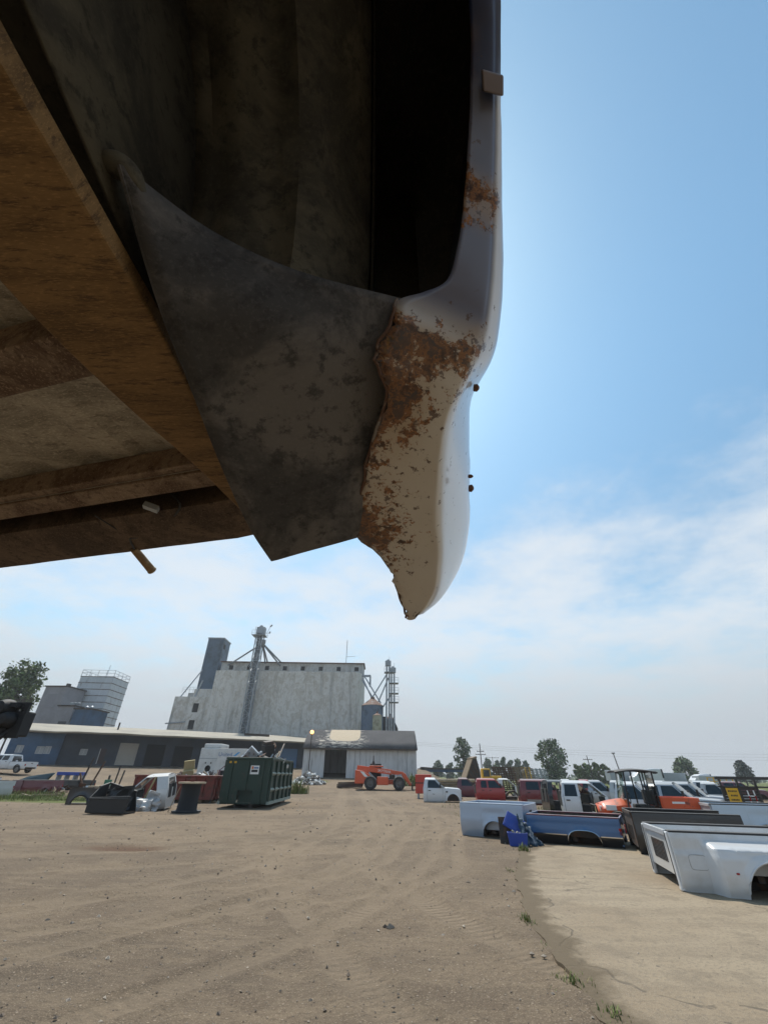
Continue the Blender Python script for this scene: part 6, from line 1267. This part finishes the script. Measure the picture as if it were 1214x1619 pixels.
# ------------------------------------------------------------------ trees, poles, far right background, grass
bark = mat('tree_bark', (.07, .055, .042), r=.95)
def leafmats(n, c): return [mat(n + '_leaf', c, r=.75, var=.35, vs=.6), mat(n + '_leaf_dark', [k * .55 for k in c], r=.8, var=.3, vs=.6), mat(n + '_leaf_light', [min(1, k * 1.5) for k in c], r=.7, var=.3, vs=.6)]
LG, LD, LY_ = leafmats('poplar', (.11, .145, .075)), leafmats('maple', (.085, .125, .04)), leafmats('hedge', (.12, .155, .05))
def tree(name, label, loc, h, cw, mats, seed, n=2600, leaf=.32, trunk=.25, lobes=14, cone=False, low=.25, group=None):
    """trunk with limbs, and a crown of leaf-sized faces gathered in uneven clumps"""
    r = random.Random(seed); o = thing(name, label, 'tree', loc, 0, group); t = MB(); t.tube([(0, 0, -.2), (.04 * h * r.uniform(-1, 1) * .5, 0, h * .35), (0, 0, h * .75)], [trunk, trunk * .75, trunk * .25], 8)
    L = []
    for k in range(lobes):
        z = h * (low + (.95 - low) * (k + .5) / lobes); f = (z / h - low) / (1 - low); w = cw * (math.sin(math.pi * min(1, f * .85 + .15)) ** .7 if not cone else (1 - f) * .95 + .08); a = k * 2.4 + r.random(); q = r.uniform(.35, .8) * w
        c = Vector((math.cos(a) * q, math.sin(a) * q, z)); rad = cw * r.uniform(.30, .52) * (1 if not cone else .7); L.append((c, rad)); t.tube([(0, 0, z * .62), c * .55 + Vector((0, 0, z * .35)), c], [trunk * .35, trunk * .2, trunk * .06], 5)
    t.build('trunk', bark, o); cb = MB()
    for i in range(n):
        c, rad = L[r.randrange(len(L))]; d = Vector((r.gauss(0, 1), r.gauss(0, 1), r.gauss(0, 1))).normalized() * rad * r.random() ** .45; d.z *= .8; p = c + d
        if p.z < h * low * .7: continue
        s = leaf * r.uniform(.6, 1.4); u = Vector((r.gauss(0, 1), r.gauss(0, 1), r.gauss(0, 1))).normalized(); v = u.cross(Vector((r.gauss(0, 1), r.gauss(0, 1), r.gauss(0, 1)))).normalized()
        cb.add([p - u * s, p - v * s * .5, p + u * s, p + v * s * .5], [(0, 1, 2, 3)], r.choice((0, 0, 1, 1, 2)))
    cb.build('crown', mats, o, recalc=False); return o
def tree_px(name, label, x0, x1, ytop, Yd, mats, seed, **kw):
    c = at((x0 + x1) / 2, 1215, Yd); w = (at(x1, 1210, Yd).x - at(x0, 1210, Yd).x) / 2; g = gz(c.x, Yd); h = at((x0 + x1) / 2, ytop, Yd).z - g; return tree(name, label, (c.x, Yd, g), h, w, mats, seed, **kw)
tree_px('poplar_tree', 'tall loose poplar tree behind the tipped dump body', 716, 752, 1166, 140, LG, 1, n=1500, leaf=.38, lobes=20, low=.12)
tree_px('poplar_tree', 'big dense poplar tree behind the maroon crew cab', 849, 901, 1171, 125, LG, 2, n=2300, leaf=.38, lobes=24, low=.08)
tree_px('round_tree', 'round dark tree above the grey trailers', 1063, 1101, 1201, 190, LD, 3, n=2800, leaf=.5, lobes=18, low=.05)
tree_px('conifer_tree', 'ragged grey green conifer at the right edge', 1152, 1192, 1203, 170, leafmats('conifer', (.05, .065, .045)), 4, n=2000, leaf=.4, lobes=16, cone=True, low=.1)
tree_px('left_tree', 'leafy green tree at the left edge behind the black frame', -72, 14, 1047, 82, LD, 5, n=4800, leaf=.32, lobes=30, low=.3)
for i, (x0, x1, yt) in enumerate(((684, 701, 1203), (704, 718, 1207), (762, 780, 1200), (779, 792, 1203), (790, 803, 1197), (801, 814, 1202), (812, 826, 1200), (824, 838, 1204))):
    tree_px('far_tree', 'small hazy tree, %s on the skyline' % ('first from the barn', 'second from the barn', 'first right of the tall poplar', 'second right of the tall poplar', 'third and tallest right of the tall poplar', 'fourth right of the tall poplar', 'fifth right of the tall poplar', 'last before the dense poplar')[i], x0, x1, yt, 230, LG, 20 + i, n=800, leaf=.8, lobes=9, low=.05, group='trees on the skyline')
for i, (x0, x1, yt) in enumerate(((905, 922, 1208), (918, 938, 1206), (934, 952, 1205), (948, 966, 1208))):
    tree_px('hedge_tree', ('leafy pale green bush beside the dense poplar', 'second pale green bush right of the dense poplar', 'third pale green bush, behind the leaning utility pole', 'last pale green bush before the grey trailer')[i], x0, x1, yt + 2, 150, LY_, 40 + i, n=1100, leaf=.5, lobes=10, low=.03, group='pale bushes on the skyline')
b = MB(); r_ = random.Random(77)
for i in range(5200):
    u = r_.random(); px = -200 + 1700 * u; Yd = r_.uniform(380, 460); c = at(px, 1218, Yd); hh = 3.2 + 2.2 * noise.noise((px * .02, 0, 0)) + 1.4 * noise.noise((px * .09, 3, 0)); p = Vector((c.x, Yd, gz(c.x, Yd) + r_.random() * max(.8, hh))); s = r_.uniform(.6, 1.5)
    d = Vector((r_.gauss(0, 1), r_.gauss(0, 1), r_.gauss(0, 1))).normalized(); v = d.cross(Vector((0, .3, 1))).normalized(); b.add([p - d * s, p - v * s, p + d * s, p + v * s], [(0, 1, 2, 3)], r_.randrange(3))
tag(b.build('far_woods', LG, recalc=False), 'far hazy line of woods on the horizon', None, kind='stuff')

def pole(label, px, ytop, Yd, arms=((.88, 1.1),), lean=0, r=.15):
    c = at(px, ytop, Yd); g = gz(c.x, Yd); h = c.z - g; o = thing('utility_pole', label, 'utility pole', (c.x - lean * h, Yd, g), 0, 'utility poles'); MB().tube([(0, 0, -.2), (lean * h, 0, h)], [r, r * .65], 8).build('pole', bark, o)
    for f, w in arms: b = MB(); b.bar((lean * h * f - w, 0, h * f), (lean * h * f + w, 0, h * f), .14, .12); [b.lathe([(.05, 0), (.07, .12), (0, .2)], 6, (lean * h * f + q * w, 0, h * f + .06)) for q in (-.9, -.4, .4, .9)]; b.build('crossarm', bark, o)
    return Vector((c.x, Yd, c.z))
tops = [pole('tall utility pole right of the tall poplar', 758, 1176, 120, ((.72, 1.3), (.80, .9))), pole('leaning utility pole behind the pale bushes', 927, 1195, 125, ((.86, 1.2),), -.1), pole('bare light pole left of the white semi cab', 969, 1191, 110, ((.985, .35),), -.14), pole('distant utility pole with wide crossarm by the skyline trees', 778, 1197, 200, ((.96, 2.8),)), pole('utility pole with three crossarms at the left edge', 38, 1104, 78, ((.97, 1.5), (.93, 1.0), (.86, 1.3)))]
for k in range(3):
    b = MB(); a = at(560, 1168 + k * 2, 135); pts = [a.lerp(at(1500, 1192 + k * 6, 128), i / 24) - Vector((0, 0, 1.6 * math.sin(math.pi * i / 24))) for i in range(25)]; b.tube(pts, .013, 4, cap=False)
    tag(b.build('power_line', M_['darksteel']), ('highest', 'middle', 'lowest')[k] + ' power line crossing the sky at right', 'wire', 'power lines at right')
# far blue building, tipped dump body, steel rack stacks, loader
fb_ = mass('blue_shed', 'long low blue shed right of the barn', 664, 735, 1217, 118, 9, 0, warehouse); lz = at(670, 1213, 95); rp_ = thing('loading_ramp', 'dark raised loading ramp at the blue shed end', 'ramp', on(lz.x, 95)); hz_ = lz.z - gz(lz.x, 95)
MB().prism([(-.6, 0), (.2, 0), (3.2, hz_ * .55), (3.2, hz_ * .62), (0, hz_), (-.6, hz_)], 0, 1.6, 'y').build('ramp', M_['darksteel'], rp_)
dy = 68; dl = at(733, 1228, dy); db = thing('dump_body', 'rusty brown dump body tipped up on end behind the red cab', 'dump body', on(dl.x, dy), R(10)); hD = at(748, 1198, dy).z - gz(dl.x, dy)
for y in (0, 1.9): MB().prism([(-.1, hD * .10), (1.5, hD * .96), (2.1, hD * .99), (2.5, hD * .55), (2.4, hD * .05), (.4, 0)], y, y + .1, 'y').build('side_wall', M_['darksteel'], db)
b = MB(); b.bar((-.15, 1, hD * .10), (1.55, 1, hD * .97), 2.1, .12); b.build('floor', M_['wood'], db); b = MB(); b.bar((1.45, 1, hD * .96), (2.15, 1, hD * 1.02), 2.1, .2); b.build('tail_plate', M_['wood'], db)
for k in range(5): q = (k + .5) / 5; b = MB(); b.bar((-.1 + 1.6 * q, -.06, hD * (.12 + .84 * q)), (.6 + 1.7 * q, -.06, hD * .06 + hD * .5 * q), .1); b.build('stake', M_['rust'], db)
MB().box(.2, 2.4, .1, 1.8, 0, .12).build('base_sill', M_['darksteel'], db)
for i, (x0, x1, yt, lab) in enumerate(((785, 818, 1212, 'left stack of brown steel trusses behind the maroon cab'), (818, 846, 1213, 'middle stack of brown steel trusses behind the maroon cab'), (843, 868, 1215, 'right stack of grey steel trusses beside the dense poplar'))):
    Yd = 72 + i * 1.5; a = at(x0, 1225, Yd); c = at(x1, 1225, Yd); g = gz(a.x, Yd); h = at(x0, yt, Yd).z - g; o = thing('truss_stack', lab, 'steel stack', (a.x, Yd, g), 0, 'stacks of steel trusses'); w = c.x - a.x; m_ = (M_['rust'], M_['wood'], M_['galv'])[i]
    for k in range(13): z = h * (k + .5) / 13; s = .12 * w * k / 13; b = MB(); b.bar((-s * 1.4, 0, z), (w - s, 0, z - .1), .14, .11); b.bar((-s * 1.4, 1.2, z), (w - s, 1.2, z - .1), .14, .11); b.build('rail', m_, o)
    for k in range(4): x = w * (k + .2) / 4; b = MB(); b.bar((x, -.08, 0), (x - .12 * w, -.08, h), .13); b.bar((x, 1.28, 0), (x - .12 * w, 1.28, h), .13); b.build('upright', M_['yellow'] if (i == 1 and k > 1) else m_, o)
yl = at(760, 1230, 60); ld = thing('loader', 'yellow loader half hidden behind the red cab', 'loader', on(yl.x, 60)); b = MB(); b.box(0, 2.6, 0, 1.6, .7, 1.3); b.box(1.3, 2.6, .1, 1.5, 1.352, 1.7); b.build('body', M_['yellow'], ld, bevel=.08)
b = MB(); b.box(.3, 1.3, .2, 1.4, 1.36, 2.45); b.build('cab', M_['yellow'], ld, bevel=.08); MB().box(.42, 1.18, .17, .198, 1.6, 2.3).build('cab_window', M_['tint'], ld)
for x in (.3, 2.1):
    for y in (-.05, 1.65): wheel(ld, x, y, .55, .55, .4)
# container, logs
oc = at_ground(661, 1264); cbx = thing('red_tool_box', 'small red orange steel box behind the white cab', 'tool box', oc + Vector((.6, .6, 0)), R(-6)); b = MB(); b.box(-.75, .6, 0, 1.4, .35, 1.7); b.build('body', M_['redorange'], cbx, bevel=.05); MB().box(-.77, .62, -.02, 1.42, 1.05, 1.12).build('seam', M_['darksteel'], cbx)
for x in (-.6, .35):
    for y in (.1, 1.1): MB().box(x, x + .14, y, y + .14, 0, .35).build('foot', M_['galv'], cbx)
lgp = at(712, 1240, 56); lpile = thing('log_pile', 'pile of brown timbers behind the white cab', 'timber pile', on(lgp.x, 56), R(8))
for k in range(16): z = .2 + .32 * (k // 5); x = -2.2 + .3 * rnd.random(); MB().tube([(x, -.8 + .34 * (k % 5), z), (x + 3.6 + rnd.random(), -.7 + .34 * (k % 5), z + .2 * rnd.random())], .16, 7).build('timber', M_['wood'] if k % 3 else M_['palewood'], lpile)
# trailers and semi cabs
def trailer(label, px0, px1, ytop, Yd, mt, rz=0, H=3.9):
    a = at(px0, 1228, Yd); c = at(px1, 1228, Yd); o = thing('box_trailer', label, 'trailer', (a.x, Yd, gz(a.x, Yd)), rz, 'box trailers'); w = c.x - a.x; h = at(px0, ytop, Yd).z - gz(a.x, Yd)
    MB().box(0, w, 0, 2.5, 1.1, h).build('box', mt, o, bevel=.05)
    for k in range(int(w / 1.2)): MB().box(.6 + k * 1.2, .66 + k * 1.2, -.02, -.003, 1.2, h - .1).build('rib', mt, o)
    MB().box(0, w, -.03, -.004, 1.0, 1.15).build('side_rail', M_['galv'], o)
    for x in (w - 1.2, w - 2.4): wheel(o, x, .2, .5, .5, .3); wheel(o, x, 2.3, .5, .5, .3)
    for x in (1.5,): MB().box(x, x + .15, .3, .45, 0, 1.1).build('landing_leg', M_['galv'], o)
trgrey = mat('grey_trailer_skin', (.33, .36, .4), r=.5, var=.1, vs=.3)
TY = 115
trailer('short grey box trailer left of the white semi cab', 965, 1000, 1218, TY, trgrey); trailer('long grey box trailer right of the white semi cab', 1036, 1084, 1222, TY, trgrey); trailer('pale grey box trailer right of the second semi cab', 1104, 1160, 1227, TY - 4, mat('pale_trailer_skin', (.42, .44, .47), r=.5, var=.1, vs=.3))
def semi(label, px0, px1, ytop, Yd):
    a = at(px0, 1228, Yd); c = at(px1, 1228, Yd); w = c.x - a.x; g = gz(a.x, Yd); h = at((px0 + px1) / 2, ytop, Yd).z - g; o = thing('semi_cab', label, 'semi truck', (a.x, Yd - 3, g), 0, 'white semi cabs')
    MB().prism([(0, .6), (w, .6), (w, h), (w * .75, h), (w * .45, h * .96), (w * .22, h * .84), (w * .08, h * .62), (0, h * .55)], 0, 2.4, 'y').build('cab', M_['white'], o, bevel=.18); MB().box(w * .66, w * .80, -.02, -.003, h * .72, h * .86).build('sleeper_window', M_['tint'], o); MB().box(w * .97, w * 1.02, -.05, 2.45, h * .5, h * .98).build('side_fairing', M_['plastic'], o); MB().box(w * .42, w * .48, -.03, -.003, h * .76, h * .82).build('marker_decal', M_['amber'], o)
    for x in (.6, w - .7): wheel(o, x, .1, .5, .5, .3); wheel(o, x, 2.3, .5, .5, .3)
semi('white semi sleeper cab with rounded roof fairing, left one', 991, 1037, 1216, TY); semi('smaller white semi roof further right, among the trailers', 1083, 1110, 1224, TY)
yf = at(1120, 1238, 70); sf = thing('yellow_staging', 'yellow steel staging frame between the trailers and parked trucks', 'staging', on(yf.x, 70));
for k in range(5): MB().bar((k * .9, 0, 0), (k * .9, 0, 1.9), .1).build('upright', M_['yellow'], sf)
for z in (.9, 1.4, 1.85): MB().bar((-.1, -.06, z), (3.7, -.06, z), .09).build('rail', M_['yellow'], sf)

# end of a black truck frame on stands at the left edge
fx = at(20, 1140, 9); BLK = mat('matt_black_steel', (.010, .010, .011), r=.7); fr = thing('black_chassis', 'black bolted end of a truck frame jutting in from the left', 'chassis', (fx.x - 2.2, 9, 0), R(-3)); zz0, zz1 = at(26, 1168, 9).z, at(26, 1112, 9).z
e_ = []; hh = zz1 - zz0
b = MB(); wallboxes(b, 2.5, hh, .06, [(1.62 + .22 * i, 1.70 + .22 * i, hh * (.62 + .12 * (i % 2)), hh * (.62 + .12 * (i % 2)) + .05) for i in range(4)] + [(2.28, 2.34, hh * .84, hh * .84 + .05), (2.38, 2.43, hh * .72, hh * .72 + .05), (2.36, 2.41, hh * .88, hh * .88 + .04)]).xf(Matrix.Translation((0, 0, zz0))); b.build('side_plate', BLK, fr)
b = MB(); b.box(0, 2.2, -.16, -.003, zz0 + .02, zz0 + .14); b.box(0, 2.35, -.14, -.003, zz1 - .1, zz1 - .02); b.bar((1.4, -.08, zz1 - .22), (2.05, -.08, zz1 - .10), .03); b.build('flange', BLK, fr); b = MB()
for i in range(6): b.lathe([(0, -.05), (.05, -.05), (.06, -.004)], 8, (.9 + .25 * i, 0, zz0 + .25 + .1 * (i % 3)), 'y')
b.build('bolt', M_['darksteel'], fr); MB().box(.1, 2.1, .07, .75, zz0 + .06, zz1 - .1).build('cross_member', BLK, fr, bevel=.03); MB().tube([(1.2, -.1, zz0 + .2), (1.7, -.15, zz0 + .02), (2.2, -.1, zz0 - .08), (2.3, .1, zz0 + .2)], .05, 7).build('hose', M_['plastic'], fr)
for x in (.2, 1.0): MB().box(x, x + .14, .25, .39, 0, zz0 + .06).build('stand', M_['darksteel'], fr)

b = MB()
for (x, z, r) in ((2.05, .12, .2), (1.75, .05, .26), (1.3, .02, .3), (2.25, .3, .14), (2.1, .5, .16)): b.lathe([(0, -.2), (r * .7, -.18), (r, -.06), (r, .06), (r * .7, .18), (0, .2)], 14, (x, -.05, zz0 + z), 'y')
b.build('gear_housing', BLK, fr)
# grass
g1 = at_ground(834, 1457); g2 = at_ground(866, 1498); g3 = at_ground(908, 1556); g4 = at_ground(968, 1608); g5 = at_ground(828, 1346); g6 = at_ground(806, 1378)
grass('edge_grass', 'tufts of short grass along the edge of the concrete pad', [(g1.x, g1.y, .10, .35, 110, .10), (g2.x - .05, g2.y, .07, .22, 45, .07), (g3.x, g3.y, .20, .28, 170, .085), (g3.x - .2, g3.y - .1, .3, .3, 60, .05), (g4.x, g4.y, .16, .2, 110, .085), (g5.x, g5.y, .14, .3, 100, .2), (g6.x, g6.y, .06, .3, 30, .1)])
grass('left_grass', 'green grass growing round the beds at the left edge', [(-24, 33.5, 5.5, 3.0, 2600, .30), (-19, 32, 3.5, 1.5, 900, .22), (-31, 31, 7, 3, 1600, .28), (-26, 38, 6, 2, 900, .4)])
grass('back_grass', 'dry grass between the loose cabs and the beds', [(7, 25, 3.5, 3, 700, .22), (6.3, 20, 1.6, 1.5, 350, .2), (9.5, 29, 3, 2.5, 500, .22), (5.5, 31, 2, 3, 160, .25), (8, 36, 4, 1, 160, .3)])

# ------------------------------------------------------------------ summer haze over the whole yard
hzb = MB().box(-620, 620, -120, 760, -4, 48).build('haze', []); hm_ = bpy.data.materials.new('summer_haze'); hm_.use_nodes = True; ht = hm_.node_tree; ht.nodes.clear(); ho = N(ht, 'ShaderNodeOutputMaterial'); hv = N(ht, 'ShaderNodeVolumePrincipled')
hv.inputs['Color'].default_value = (.86, .91, .97, 1); hv.inputs['Density'].default_value = .00042; hv.inputs['Anisotropy'].default_value = .35; ht.links.new(hv.outputs[0], ho.inputs['Volume']); hzb.data.materials.append(hm_); tag(hzb, 'thin pale summer haze over the yard', None, kind='stuff')
